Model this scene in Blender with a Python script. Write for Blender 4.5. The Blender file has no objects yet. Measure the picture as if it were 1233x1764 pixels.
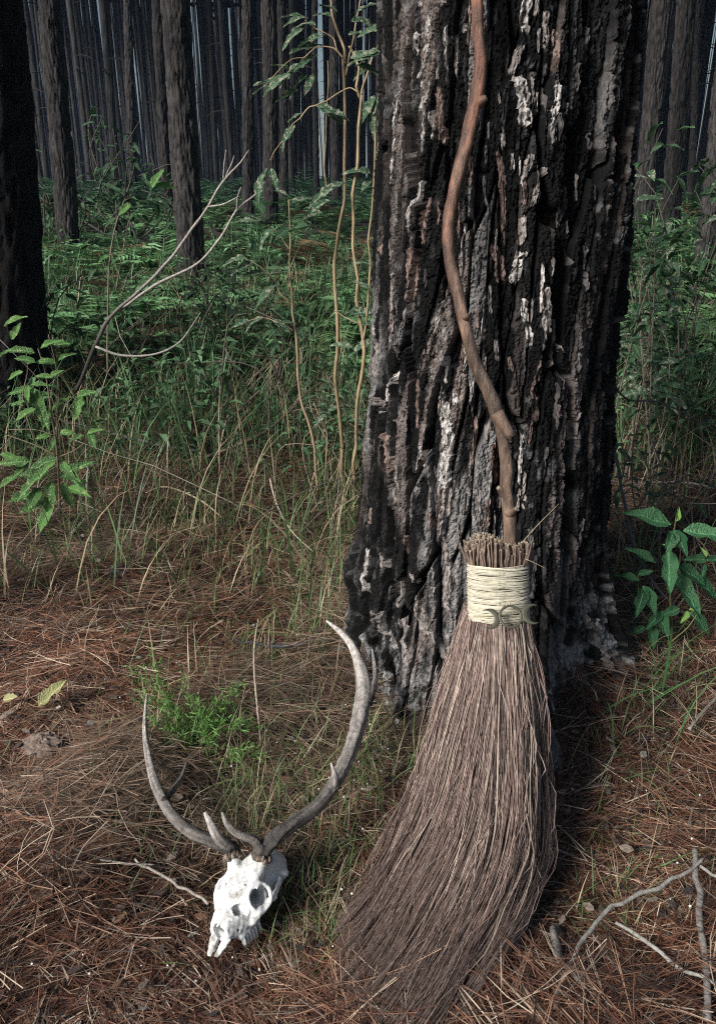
import bpy, math, random
import numpy as np
from mathutils import Vector, Matrix

# ------------------------------------------------------------------ camera, sky, sun, exposure
scene = bpy.context.scene
IMW, IMH, F_PX = 1233.0, 1764.0, 1300.0
PITCH = math.radians(22.0)
CAM = np.array([0.0, 0.0, 1.45])
cam_data = bpy.data.cameras.new('camera')
cam_data.sensor_fit = 'VERTICAL'
cam_data.sensor_height = 36.0
cam_data.sensor_width = 36.0
cam_data.lens = 36.0 * F_PX / IMH
cam_data.clip_start = 0.02
cam_data.clip_end = 2000.0
cam = bpy.data.objects.new('camera', cam_data)
scene.collection.objects.link(cam)
cam.location = CAM
cam.rotation_euler = (math.radians(90) - PITCH, 0, 0)
scene.camera = cam

SUN_DIR = Vector((-0.69, -0.58, 0.60)).normalized()      # from the ground towards the sun
sun_el = math.asin(SUN_DIR.z)
sun_az = math.atan2(SUN_DIR.x, SUN_DIR.y)
world = bpy.data.worlds.new('World')
scene.world = world
world.use_nodes = True
wn = world.node_tree
wn.nodes.clear()
sky = wn.nodes.new('ShaderNodeTexSky')
sky.sky_type = 'NISHITA'
sky.sun_disc = False
sky.sun_elevation = sun_el
sky.sun_rotation = sun_az
sky.air_density = 1.3
sky.dust_density = 1.5
bg = wn.nodes.new('ShaderNodeBackground')
bg.inputs['Strength'].default_value = 0.05
wo = wn.nodes.new('ShaderNodeOutputWorld')
wn.links.new(sky.outputs[0], bg.inputs[0])
wn.links.new(bg.outputs[0], wo.inputs[0])

sun_data = bpy.data.lights.new('sun', 'SUN')
sun_data.energy = 5.0
sun_data.angle = math.radians(22)
sun_data.color = (1.0, 0.97, 0.93)
sun = bpy.data.objects.new('sun', sun_data)
scene.collection.objects.link(sun)
sun.rotation_euler = (-SUN_DIR).to_track_quat('-Z', 'Y').to_euler()
sun.location = (-6, -4, 8)

scene.view_settings.view_transform = 'Standard'
scene.view_settings.look = 'None'
scene.view_settings.exposure = 0.40
scene.view_settings.gamma = 1.0
scene.view_settings.use_curve_mapping = False
scene.render.engine = 'CYCLES'
scene.cycles.use_denoising = False
scene.cycles.filter_width = 1.1
scene.cycles.max_bounces = 6
scene.cycles.transparent_max_bounces = 8
scene.cycles.volume_bounces = 0
HAZE_D = .0007

# ------------------------------------------------------------------ picture <-> place helpers
FWD = np.array([0, math.cos(PITCH), -math.sin(PITCH)])
UPV = np.array([0, math.sin(PITCH), math.cos(PITCH)])
RGT = np.array([1.0, 0, 0])

def ray(px, py):
    return FWD + RGT * ((px - IMW / 2) / F_PX) + UPV * (-(py - IMH / 2) / F_PX)

def at_y(px, py, Y):
    d = ray(px, py)
    return CAM + d * (Y / d[1])

def at_z(px, py, z):
    d = ray(px, py)
    return CAM + d * ((z - CAM[2]) / d[2])

def px_per_m(p):
    return F_PX / float(np.dot(np.asarray(p) - CAM, FWD))

# ------------------------------------------------------------------ noise
_T = [np.random.default_rng(100 + s).random((256, 256)) for s in range(8)]

def vnoise(x, y, seed=0, px=None):
    x = np.asarray(x, float); y = np.asarray(y, float)
    T = _T[seed % 8]
    xi = np.floor(x).astype(int); yi = np.floor(y).astype(int)
    fx = x - xi; fy = y - yi
    fx = fx * fx * (3 - 2 * fx); fy = fy * fy * (3 - 2 * fy)
    x0, x1 = xi, xi + 1
    if px: x0, x1 = x0 % px, x1 % px
    o = 37 * (seed // 8)
    a = T[(x0 + o) % 256, yi % 256]; b = T[(x1 + o) % 256, yi % 256]
    c = T[(x0 + o) % 256, (yi + 1) % 256]; d = T[(x1 + o) % 256, (yi + 1) % 256]
    return (a * (1 - fx) + b * fx) * (1 - fy) + (c * (1 - fx) + d * fx) * fy

def fbm(x, y, seed=0, octv=4, px=None):
    s = 0; a = 0.5; n = 0
    for k in range(octv):
        s = s + a * vnoise(np.asarray(x) * 2 ** k, np.asarray(y) * 2 ** k, seed + k, px * 2 ** k if px else None)
        n += a; a *= 0.5
    return s / n

def voronoi(u, w, nu, seed=0):
    T1, T2, T3 = _T[seed % 8], _T[(seed + 3) % 8], _T[(seed + 5) % 8]
    iu = np.floor(u).astype(int); iw = np.floor(w).astype(int)
    f1 = np.full(u.shape, 9.0); f2 = np.full(u.shape, 9.0); idr = np.zeros(u.shape)
    for di in (-1, 0, 1):
        for dj in (-1, 0, 1):
            ci, cj = iu + di, iw + dj
            a, b = ci % nu % 256, cj % 256
            qx = ci + 0.12 + 0.76 * T1[a, b]; qy = cj + 0.05 + 0.9 * T2[a, b]
            d = np.sqrt((u - qx) ** 2 + (w - qy) ** 2)
            near = d < f1
            f2 = np.where(near, f1, np.minimum(f2, d))
            idr = np.where(near, T3[a, b], idr)
            f1 = np.where(near, d, f1)
    return f1, f2, idr

def sstep(a, b, x):
    t = np.clip((x - a) / (b - a), 0, 1)
    return t * t * (3 - 2 * t)

# ------------------------------------------------------------------ terrain height
TREE_C = np.array([0.365, 2.20])
_gy = [-60, 0, 1.2, 2.2, 3.2, 4.5, 7, 10, 14, 25, 45, 80, 160, 700]
_gz = [0, 0, 0.0, 0.03, 0.09, 0.24, 0.62, 0.92, 1.15, 1.7, 2.5, 3.4, 4.2, 6]

def G(x, y):
    x = np.asarray(x, float); y = np.asarray(y, float)
    z = (np.interp(y - .35, _gy, _gz) + np.interp(y, _gy, _gz) + np.interp(y + .35, _gy, _gz)) / 3
    near = np.exp(-(np.hypot(x, y - 2) / 9) ** 2)
    z = z + (fbm(x * 1.6 + 31, y * 1.6 + 17, 0, 3) - .5) * 0.09 * near
    z = z + (fbm(x * .25 + 51, y * .25 + 7, 2, 2) - .5) * 0.5 * (1 - near) * sstep(3, 9, y)
    r = np.hypot(x - TREE_C[0], y - TREE_C[1])
    z = z + 0.085 * np.exp(-(r / .52) ** 2)
    return z

def ground_at(px, py, lift=0.0):
    d = ray(px, py)
    ts = np.linspace(0.8, 60, 6000)
    P = CAM + d * ts[:, None]
    k = np.argmax(P[:, 2] < G(P[:, 0], P[:, 1]))
    p = P[k].copy(); p[2] = G(p[0], p[1]) + lift
    return p

# ------------------------------------------------------------------ scene helpers
COL = scene.collection

def tag(o, label=None, cat=None, group=None, kind=None):
    if label: o['label'] = label
    if cat: o['category'] = cat
    if group: o['group'] = group
    if kind: o['kind'] = kind
    return o

_world = {}

def thing(name, loc, label, cat, group=None):
    o = bpy.data.objects.new(name, None)
    o.empty_display_size = 0.05
    o.location = Vector([float(c) for c in loc])
    COL.objects.link(o)
    _world[o.name] = Vector(o.location)
    return tag(o, label, cat, group)

def link(name, me, parent=None):
    """object whose mesh is written in world coordinates"""
    o = bpy.data.objects.new(name, me)
    COL.objects.link(o)
    if parent is not None:
        o.parent = parent
        o.location = -_world[parent.name]
    _world[o.name] = Vector((0, 0, 0))
    return o

def link_at(name, me, M, parent):
    """object with its own transform M (world)"""
    o = bpy.data.objects.new(name, me)
    COL.objects.link(o)
    o.parent = parent
    o.matrix_basis = Matrix.Translation(-_world[parent.name]) @ M
    _world[o.name] = Vector((0, 0, 0))
    return o

def mesh_np(name, V, Fs, mats=(), col=None, smooth=True, midx=None):
    """V (n,3); Fs: face array or list of face arrays (k,3)/(k,4)"""
    if not isinstance(Fs, list): Fs = [Fs]
    Fs = [np.asarray(f, dtype=np.int32) for f in Fs if len(f)]
    me = bpy.data.meshes.new(name)
    V = np.asarray(V, dtype=np.float32)
    me.vertices.add(len(V))
    me.vertices.foreach_set('co', V.ravel())
    loops = np.concatenate([f.ravel() for f in Fs])
    sizes = np.concatenate([np.full(len(f), f.shape[1], np.int32) for f in Fs])
    starts = np.concatenate([[0], np.cumsum(sizes)[:-1]]).astype(np.int32)
    me.loops.add(len(loops))
    me.loops.foreach_set('vertex_index', loops)
    me.polygons.add(len(sizes))
    me.polygons.foreach_set('loop_start', starts)
    me.polygons.foreach_set('loop_total', sizes)
    me.polygons.foreach_set('use_smooth', np.full(len(sizes), smooth, bool))
    if midx is not None:
        me.polygons.foreach_set('material_index', np.asarray(midx, np.int32))
    if col is not None:
        a = me.attributes.new('Col', 'FLOAT_COLOR', 'POINT')
        c = np.ones((len(V), 4), np.float32); c[:, :3] = col
        a.data.foreach_set('color', c.ravel())
    for m in mats: me.materials.append(m)
    me.update(calc_edges=True)
    me.validate()
    return me

def norm(a):
    return a / np.maximum(np.linalg.norm(a, axis=-1, keepdims=True), 1e-9)

def tubes(P, R, S=5, cap=True):
    """P (N,K,3), R (N,K) -> V, quads(+tri caps)"""
    P = np.asarray(P, float); R = np.asarray(R, float)
    N, K, _ = P.shape
    T = norm(np.gradient(P, axis=1))
    mt = norm(T.mean(1))
    ref = np.zeros((N, 3))
    ref[np.arange(N), np.argmin(np.abs(mt), axis=1)] = 1
    A = norm(np.cross(T, ref[:, None, :])); B = np.cross(T, A)
    th = np.arange(S) * 2 * math.pi / S
    V = P[:, :, None, :] + R[:, :, None, None] * (A[:, :, None, :] * np.cos(th)[:, None] + B[:, :, None, :] * np.sin(th)[:, None])
    n = np.arange(N)[:, None, None]; k = np.arange(K - 1)[None, :, None]; s = np.arange(S)[None, None, :]
    i = (n * K + k) * S
    q = np.stack([i + s, i + (s + 1) % S, i + S + (s + 1) % S, i + S + s], -1).reshape(-1, 4)
    V = V.reshape(-1, 3)
    fs = [q]
    if cap:
        tri = []
        base = (np.arange(N) * K * S)[:, None]
        top = base + (K - 1) * S
        for a in range(1, S - 1):
            tri.append(np.concatenate([base, base + a + 1, base + a], 1))
            tri.append(np.concatenate([top, top + a, top + a + 1], 1))
        fs.append(np.concatenate(tri))
    return V, fs

def ribbons(P, W, side):
    """P (N,K,3), W (N,K) half widths, side (N,3)"""
    N, K, _ = P.shape
    T = norm(np.gradient(P, axis=1))
    A = norm(side[:, None, :] - T * np.sum(T * side[:, None, :], -1, keepdims=True))
    V = np.stack([P - A * W[..., None], P + A * W[..., None]], 2).reshape(-1, 3)
    n = np.arange(N)[:, None]; k = np.arange(K - 1)[None, :]
    i = (n * K + k) * 2
    q = np.stack([i, i + 1, i + 3, i + 2], -1).reshape(-1, 4)
    return V, q

def smooth_path(pts, K):
    """Catmull-Rom through pts (n,D), resampled to K points by arc length"""
    p = np.asarray(pts, float)
    if len(p) == 2:
        return p[0] + (p[1] - p[0]) * np.linspace(0, 1, K)[:, None]
    e = np.vstack([2 * p[0] - p[1], p, 2 * p[-1] - p[-2]])
    out = []
    for i in range(len(p) - 1):
        a, b, c, d = e[i:i + 4]
        t = np.linspace(0, 1, 16, endpoint=False)[:, None]
        out.append(.5 * ((2 * b) + (-a + c) * t + (2 * a - 5 * b + 4 * c - d) * t ** 2 + (-a + 3 * b - 3 * c + d) * t ** 3))
    out = np.vstack(out + [p[-1:]])
    L = np.concatenate([[0], np.cumsum(np.linalg.norm(np.diff(out[:, :3], axis=0), axis=1))])
    s = np.linspace(0, L[-1], K)
    return np.stack([np.interp(s, L, out[:, j]) for j in range(out.shape[1])], 1)

class MB:
    """collects vertex / face arrays into ONE mesh"""
    def __init__(s): s.V = []; s.F = {3: [], 4: []}; s.C = []; s.n = 0
    def add(s, V, fs, col=None):
        if not isinstance(fs, list): fs = [fs]
        for f in fs: s.F[f.shape[1]].append(np.asarray(f) + s.n)
        s.V.append(V); s.n += len(V)
        c = np.empty((len(V), 3)); c[:] = (.5, .5, .5) if col is None else col
        s.C.append(c)
    def tube(s, pts, r, S=6, K=None, col=None, wob=0, seed=0):
        K = K or max(3, len(pts) * 4)
        if np.isscalar(r): r = [r] * len(pts)
        p4 = smooth_path(np.hstack([np.asarray(pts, float), np.asarray(r, float)[:, None]]), K)
        P, R = p4[:, :3].copy(), p4[:, 3]
        if wob:
            g = np.random.default_rng(seed)
            nk = max(3, K // 4)
            nz_w = g.normal(0, wob, (nk, 3)); nz_w[0] = 0
            P += np.stack([np.interp(np.linspace(0, nk - 1, K), np.arange(nk), nz_w[:, j]) for j in range(3)], 1)
            R = R * (1 + g.normal(0, .05, K))
        V, fs = tubes(P[None], R[None], S)
        if isinstance(col, list):
            c2 = np.stack([np.interp(np.linspace(0, 1, K), np.linspace(0, 1, len(col)), [c[j] for c in col]) for j in range(3)], 1)
            col = np.repeat(c2, S, 0)
        s.add(V, fs, col)
        return P
    def build(s, name, mats, smooth=True, color=True):
        fs = [np.concatenate(s.F[k]) for k in (3, 4) if s.F[k]]
        return mesh_np(name, np.vstack(s.V), fs, mats, np.vstack(s.C) if color else None, smooth)

# ------------------------------------------------------------------ materials
def new_mat(name):
    m = bpy.data.materials.new(name); m.use_nodes = True
    nt = m.node_tree; nt.nodes.clear()
    out = nt.nodes.new('ShaderNodeOutputMaterial')
    b = nt.nodes.new('ShaderNodeBsdfPrincipled')
    nt.links.new(b.outputs[0], out.inputs[0])
    return m, nt, b, out

def nd(nt, t, **kw):
    n = nt.nodes.new(t)
    for k, v in kw.items():
        if hasattr(n, k): setattr(n, k, v)
        else: n.inputs[k].default_value = v
    return n

def ramp(nt, stops):
    r = nt.nodes.new('ShaderNodeValToRGB')
    e = r.color_ramp.elements
    while len(e) < len(stops): e.new(0.5)
    for el, (p, c) in zip(e, stops):
        el.position = p; el.color = (*c, 1)
    return r

def mat_attr(name, rough=.8, spec=.3, vary=.35, vscale=60, bump=0, bscale=200, stretch=(1, 1, 1), transl=0, randobj=0):
    """colour from the Col attribute, broken up by noise; optional bump and translucency"""
    m, nt, b, out = new_mat(name)
    L = nt.links.new
    at = nd(nt, 'ShaderNodeAttribute', attribute_name='Col')
    tc = nd(nt, 'ShaderNodeTexCoord')
    mp = nd(nt, 'ShaderNodeMapping'); mp.inputs['Scale'].default_value = stretch
    L(tc.outputs['Object'], mp.inputs[0])
    nz = nd(nt, 'ShaderNodeTexNoise', Scale=vscale, Detail=5.0, Roughness=.65)
    L(mp.outputs[0], nz.inputs['Vector'])
    mr = nd(nt, 'ShaderNodeMapRange'); mr.inputs[1].default_value = .3; mr.inputs[2].default_value = .7
    mr.inputs[3].default_value = 1 - vary; mr.inputs[4].default_value = 1 + vary
    L(nz.outputs[0], mr.inputs[0])
    mx = nd(nt, 'ShaderNodeVectorMath', operation='SCALE')
    L(at.outputs['Color'], mx.inputs[0]); L(mr.outputs[0], mx.inputs['Scale'])
    last = mx
    if randobj:
        oi = nd(nt, 'ShaderNodeObjectInfo')
        m2 = nd(nt, 'ShaderNodeMapRange'); m2.inputs[3].default_value = 1 - randobj; m2.inputs[4].default_value = 1 + randobj
        L(oi.outputs['Random'], m2.inputs[0])
        mx2 = nd(nt, 'ShaderNodeVectorMath', operation='SCALE')
        L(mx.outputs[0], mx2.inputs[0]); L(m2.outputs[0], mx2.inputs['Scale'])
        last = mx2
    L(last.outputs[0], b.inputs['Base Color'])
    b.inputs['Roughness'].default_value = rough
    b.inputs['Specular IOR Level'].default_value = spec
    if bump:
        bz = nd(nt, 'ShaderNodeTexNoise', Scale=bscale, Detail=6.0, Roughness=.7)
        L(mp.outputs[0], bz.inputs['Vector'])
        bp = nd(nt, 'ShaderNodeBump', Strength=1.0, Distance=bump)
        L(bz.outputs[0], bp.inputs['Height']); L(bp.outputs[0], b.inputs['Normal'])
    if transl:
        t = nd(nt, 'ShaderNodeBsdfTranslucent')
        L(last.outputs[0], t.inputs[0])
        ms = nd(nt, 'ShaderNodeMixShader'); ms.inputs[0].default_value = transl
        L(b.outputs[0], ms.inputs[1]); L(t.outputs[0], ms.inputs[2]); L(ms.outputs[0], out.inputs[0])
    return m

M_CHAR = mat_attr('charred_bark', .75, .16, .6, 110, .008, 190, (1, 1, .5))
M_BARK = mat_attr('pine_bark', .9, .2, .6, 45, .02, 60, (1, 1, .3))
M_FARBARK = mat_attr('far_pine_bark', .95, .1, .5, 9, .03, 22, (1, 1, .25), randobj=.3)
M_FLAKE = mat_attr('bark_flake', .8, .3, .55, 150, .006, 220, (1, 1, .5))
M_NEEDLE = mat_attr('dry_needles', .6, .4, .15, 40)
M_GRASS = mat_attr('grass_blades', .5, .4, .2, 30, transl=.25)
M_FERN = mat_attr('fern_leaf', .55, .35, .25, 25, transl=.25)
M_CROWN = mat_attr('pine_foliage', .6, .3, .3, 4, transl=.15)
M_TWIG = mat_attr('twig_bark', .8, .25, .5, 120, .002, 300, (1, 1, 1))
M_STEM = mat_attr('sapling_stem', .6, .35, .35, 60, .0015, 200, (1, 1, .3))
M_HANDLE = mat_attr('peeled_wood', .42, .5, .6, 70, .005, 150, (1, 1, .16))
M_BRISTLE = mat_attr('broom_bristle', .65, .35, .3, 90)
M_TWINE = mat_attr('twine', .85, .2, .18, 160, .0015, 500)
M_ANTLER = mat_attr('antler', .6, .3, .5, 90, .005, 220, (1, 1, .5))

# bone: warm white with faint stains and pores
M_BONE, nt, b, out = new_mat('bleached_bone')
tc = nd(nt, 'ShaderNodeTexCoord')
n1 = nd(nt, 'ShaderNodeTexNoise', Scale=26.0, Detail=6.0, Roughness=.65)
n2 = nd(nt, 'ShaderNodeTexNoise', Scale=420.0, Detail=4.0, Roughness=.7)
nt.links.new(tc.outputs['Object'], n1.inputs['Vector']); nt.links.new(tc.outputs['Object'], n2.inputs['Vector'])
r1 = ramp(nt, [(.30, (.26, .24, .20)), (.43, (.64, .635, .61)), (.62, (.78, .785, .785))])
nt.links.new(n1.outputs[0], r1.inputs[0])
vd = nd(nt, 'ShaderNodeTexVoronoi', feature='DISTANCE_TO_EDGE', Scale=26.0)
wob_ = nd(nt, 'ShaderNodeTexNoise', Scale=150.0, Detail=3.0); nt.links.new(tc.outputs['Object'], wob_.inputs['Vector'])
wmx = nd(nt, 'ShaderNodeMix', data_type='VECTOR'); wmx.inputs[0].default_value = .012
nt.links.new(tc.outputs['Object'], wmx.inputs[4]); nt.links.new(wob_.outputs['Color'], wmx.inputs[5]); nt.links.new(wmx.outputs[1], vd.inputs['Vector'])
vr = nd(nt, 'ShaderNodeMapRange'); vr.inputs[1].default_value = .0; vr.inputs[2].default_value = .03; vr.inputs[3].default_value = .62; vr.inputs[4].default_value = 1.0
nt.links.new(vd.outputs['Distance'], vr.inputs[0])
vs_ = nd(nt, 'ShaderNodeVectorMath', operation='SCALE'); nt.links.new(r1.outputs[0], vs_.inputs[0]); nt.links.new(vr.outputs[0], vs_.inputs['Scale'])
nt.links.new(vs_.outputs[0], b.inputs['Base Color'])
bp = nd(nt, 'ShaderNodeBump', Strength=.8, Distance=.002)
ad = nd(nt, 'ShaderNodeMath', operation='ADD'); nt.links.new(n1.outputs[0], ad.inputs[0]); nt.links.new(n2.outputs[0], ad.inputs[1])
nt.links.new(ad.outputs[0], bp.inputs['Height']); nt.links.new(bp.outputs[0], b.inputs['Normal'])
b.inputs['Roughness'].default_value = .55
b.inputs['Subsurface Weight'].default_value = .0

M_BRASS, nt, b, out = new_mat('tarnished_brass')
n1 = nd(nt, 'ShaderNodeTexNoise', Scale=160.0, Detail=5.0)
r1 = ramp(nt, [(.35, (.035, .034, .024)), (.6, (.10, .098, .066))])
nt.links.new(n1.outputs[0], r1.inputs[0]); nt.links.new(r1.outputs[0], b.inputs['Base Color'])
b.inputs['Metallic'].default_value = .3; b.inputs['Roughness'].default_value = .5

M_SOIL, nt, b, out = new_mat('forest_floor_soil')
tc = nd(nt, 'ShaderNodeTexCoord')
n1 = nd(nt, 'ShaderNodeTexNoise', Scale=2.2, Detail=8.0, Roughness=.7)
n2 = nd(nt, 'ShaderNodeTexNoise', Scale=70.0, Detail=6.0, Roughness=.75)
for n in (n1, n2): nt.links.new(tc.outputs['Object'], n.inputs['Vector'])
r1 = ramp(nt, [(.3, (.012, .008, .006)), (.55, (.030, .018, .012)), (.75, (.045, .032, .022))])
r2 = ramp(nt, [(.3, (.35, .35, .35)), (.7, (1.4, 1.4, 1.4))])
nt.links.new(n1.outputs[0], r1.inputs[0]); nt.links.new(n2.outputs[0], r2.inputs[0])
mx = nd(nt, 'ShaderNodeMix', data_type='RGBA', blend_type='MULTIPLY'); mx.inputs[0].default_value = 1
nt.links.new(r1.outputs[0], mx.inputs[6]); nt.links.new(r2.outputs[0], mx.inputs[7])
nt.links.new(mx.outputs[2], b.inputs['Base Color'])
bp = nd(nt, 'ShaderNodeBump', Strength=1, Distance=.02)
nt.links.new(n2.outputs[0], bp.inputs['Height']); nt.links.new(bp.outputs[0], b.inputs['Normal'])
b.inputs['Roughness'].default_value = .95

def mat_leaf(name, dark, light, spots, spot_amt):
    m, nt, b, out = new_mat(name)
    L = nt.links.new
    tc = nd(nt, 'ShaderNodeTexCoord'); oi = nd(nt, 'ShaderNodeObjectInfo')
    ad = nd(nt, 'ShaderNodeVectorMath', operation='ADD')
    sc = nd(nt, 'ShaderNodeVectorMath', operation='SCALE'); sc.inputs['Scale'].default_value = 17.0
    cb = nd(nt, 'ShaderNodeCombineXYZ'); L(oi.outputs['Random'], cb.inputs[0]); L(oi.outputs['Random'], cb.inputs[1])
    L(cb.outputs[0], sc.inputs[0]); L(tc.outputs['Object'], ad.inputs[0]); L(sc.outputs[0], ad.inputs[1])
    mxb = nd(nt, 'ShaderNodeMix', data_type='RGBA')
    mxb.inputs[6].default_value = (*dark, 1); mxb.inputs[7].default_value = (*light, 1)
    L(oi.outputs['Random'], mxb.inputs[0])
    # veins: pale midrib (y axis of the leaf) and side veins
    sx = nd(nt, 'ShaderNodeSeparateXYZ'); L(tc.outputs['Object'], sx.inputs[0])
    ab = nd(nt, 'ShaderNodeMath', operation='ABSOLUTE'); L(sx.outputs[0], ab.inputs[0])
    mid = nd(nt, 'ShaderNodeMapRange'); mid.inputs[1].default_value = .008; mid.inputs[2].default_value = .022
    mid.inputs[3].default_value = .55; mid.inputs[4].default_value = 0
    L(ab.outputs[0], mid.inputs[0])
    mv = nd(nt, 'ShaderNodeMix', data_type='RGBA'); mv.inputs[7].default_value = (*[min(1, c * 2.0 + .02) for c in light], 1)
    L(mid.outputs[0], mv.inputs[0]); L(mxb.outputs[2], mv.inputs[6])
    nz = nd(nt, 'ShaderNodeTexNoise', Scale=7.0, Detail=4.0, Roughness=.6); L(ad.outputs[0], nz.inputs['Vector'])
    mr = nd(nt, 'ShaderNodeMapRange'); mr.inputs[1].default_value = .72 - spot_amt; mr.inputs[2].default_value = .76 - spot_amt * .8
    mr.inputs[4].default_value = .85
    L(nz.outputs[0], mr.inputs[0])
    ms = nd(nt, 'ShaderNodeMix', data_type='RGBA'); ms.inputs[7].default_value = (*spots, 1)
    L(mr.outputs[0], ms.inputs[0]); L(mv.outputs[2], ms.inputs[6])
    L(ms.outputs[2], b.inputs['Base Color'])
    b.inputs['Roughness'].default_value = .42
    b.inputs['Specular IOR Level'].default_value = .4
    wv = nd(nt, 'ShaderNodeTexNoise', Scale=22.0, Detail=3.0); L(ad.outputs[0], wv.inputs['Vector'])
    bp = nd(nt, 'ShaderNodeBump', Strength=.5, Distance=.03); L(wv.outputs[0], bp.inputs['Height']); L(bp.outputs[0], b.inputs['Normal'])
    t = nd(nt, 'ShaderNodeBsdfTranslucent'); L(ms.outputs[2], t.inputs[0])
    mix = nd(nt, 'ShaderNodeMixShader'); mix.inputs[0].default_value = .25
    L(b.outputs[0], mix.inputs[1]); L(t.outputs[0], mix.inputs[2]); L(mix.outputs[0], out.inputs[0])
    return m

M_LEAF_A = mat_leaf('melastoma_leaf', (.022, .085, .035), (.06, .17, .07), (.16, .22, .10), .06)
M_LEAF_B = mat_leaf('spotted_leaf', (.045, .12, .03), (.11, .24, .06), (.42, .42, .22), .14)
M_LEAF_C = mat_leaf('eaten_leaf', (.025, .075, .035), (.075, .14, .075), (.40, .38, .29), .20)
M_LEAF_D = mat_leaf('shrub_leaf', (.018, .055, .022), (.06, .13, .055), (.30, .32, .24), .10)
M_LEAF_DEAD = mat_leaf('fallen_leaf', (.34, .34, .14), (.44, .42, .22), (.22, .16, .08), .10)
M_LEAF_BUD = mat_leaf('young_leaf', (.16, .30, .07), (.22, .38, .10), (.3, .35, .15), .0)

# ------------------------------------------------------------------ the ground, one sheet to the horizon
def axis(near, n, far, m):
    a = np.linspace(-near, near, n)
    g = near + (far - near) * (np.linspace(0, 1, m + 1)[1:] ** 3)
    return np.concatenate([-g[::-1], a, g])
gx = axis(3.0, 110, 600, 50)
gyv = np.concatenate([-60 * np.linspace(1, 0, 12)[:-1] ** 2, np.linspace(0, 6, 140), 6 + 694 * np.linspace(0, 1, 90)[1:] ** 3])
XX, YY = np.meshgrid(gx, gyv)
ZZ = G(XX, YY)
V = np.stack([XX, YY, ZZ], -1).reshape(-1, 3)
ny, nx = XX.shape
ii = (np.arange(ny - 1)[:, None] * nx + np.arange(nx - 1)[None, :]).ravel()
ground = link('forest_floor', mesh_np('forest_floor', V, np.stack([ii, ii + 1, ii + nx + 1, ii + nx], 1), [M_SOIL]))
tag(ground, kind='structure')

# ------------------------------------------------------------------ bark height field shared by every trunk
def bark_height(u, w, circ, cell=(.048, .23), seed=0, depth=1.0):
    """u along the girth (m), w up (m); returns plate height 0..1, plate id, fine char relief"""
    nu = max(5, int(round(circ / cell[0])))
    su = nu / circ
    wu = (fbm(u * su / 2.2 * 1.0, w * 2.0, 1 + seed, 3) - .5)
    uu = u * su + wu * 1.1 + .35 * np.sin(w * 2.3 + seed)
    ww = w / cell[1] + (vnoise(u * su * .8, w * 6, 3 + seed) - .5) * .5
    uu = uu % nu
    f1, f2, idr = voronoi(uu, ww, nu, seed)
    edge = sstep(.02, .15, f2 - f1)
    return edge, idr

# ------------------------------------------------------------------ the charred pine in front
rngT = np.random.default_rng(5)
_Rz = [-.3, 0, .12, .3, .6, 1.2, 1.9, 6, 12, 22]
_Rr = [.40, .385, .365, .350, .330, .302, .288, .25, .19, .05]
ROOTS = [(math.radians(-73), .33, .11, .17), (math.radians(-24), .27, .20, .25), (math.radians(183), .07, .20, .20),
         (math.radians(-122), .10, .18, .22), (math.radians(75), .18, .2, .25), (math.radians(130), .2, .2, .25)]
def trunk_axis(z):
    return TREE_C[0] + .012 * np.sin(z * 2.0) + .02 * np.maximum(0, z - 1), TREE_C[1] + .01 * np.sin(z * 1.3 + 1)
def trunk_R(th, z):
    r = np.interp(z, _Rz, _Rr)
    for a, amp, wid, zh in ROOTS:
        d = (th - a + math.pi) % (2 * math.pi) - math.pi
        r = r + amp * np.exp(-(d / wid) ** 2 / 1.6) * np.exp(-np.maximum(z + .02, 0) / zh) * 1.0
    # the burnt knob that overhangs low on the left
    d = (th - math.radians(192) + math.pi) % (2 * math.pi) - math.pi
    r = r + .035 * np.exp(-(d / .22) ** 2) * np.exp(-((z - .40) / .10) ** 2)
    r = r + .012 * np.sin(th * 3 + z * 2) + .008 * np.sin(th * 7 + z * 3.1 + 1)
    return r
CIRC = 2 * math.pi * .31
def h_rows(u): return u.shape[0]
def h_cols(u): return u.shape[1]
def trunk_disp(th, z):
    u = th / (2 * math.pi) * CIRC
    e, idr = bark_height(u, z, CIRC, (.045, .50), 0)
    e2, id2 = bark_height(u, z, CIRC, (.0165, .085), 2)
    e3, id3 = bark_height(u, z, CIRC, (.0085, .015), 4)
    e = sstep(.05, .75, e)
    big = vnoise(u * 5, z * 1.6, 6)
    h = e * (.45 + .75 * idr) * .056 + e2 * (.2 + .8 * id2) * .011 + e3 * (.3 + .7 * id3) * .0060 + .003 * (_T[2][np.arange(h_rows(u))[:, None] % 256, np.arange(h_cols(u))[None] % 256].reshape(u.shape) - .5) + .004 * (fbm(u * 170, z * 30, 7, 3) - .5) + .05 * sstep(.42, .05, z) * (fbm(u * 26, z * 22, 5, 4) - .5)
    h = h - .032 + (big - .5) * .018
    return h, e, idr, e2, id2
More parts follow.
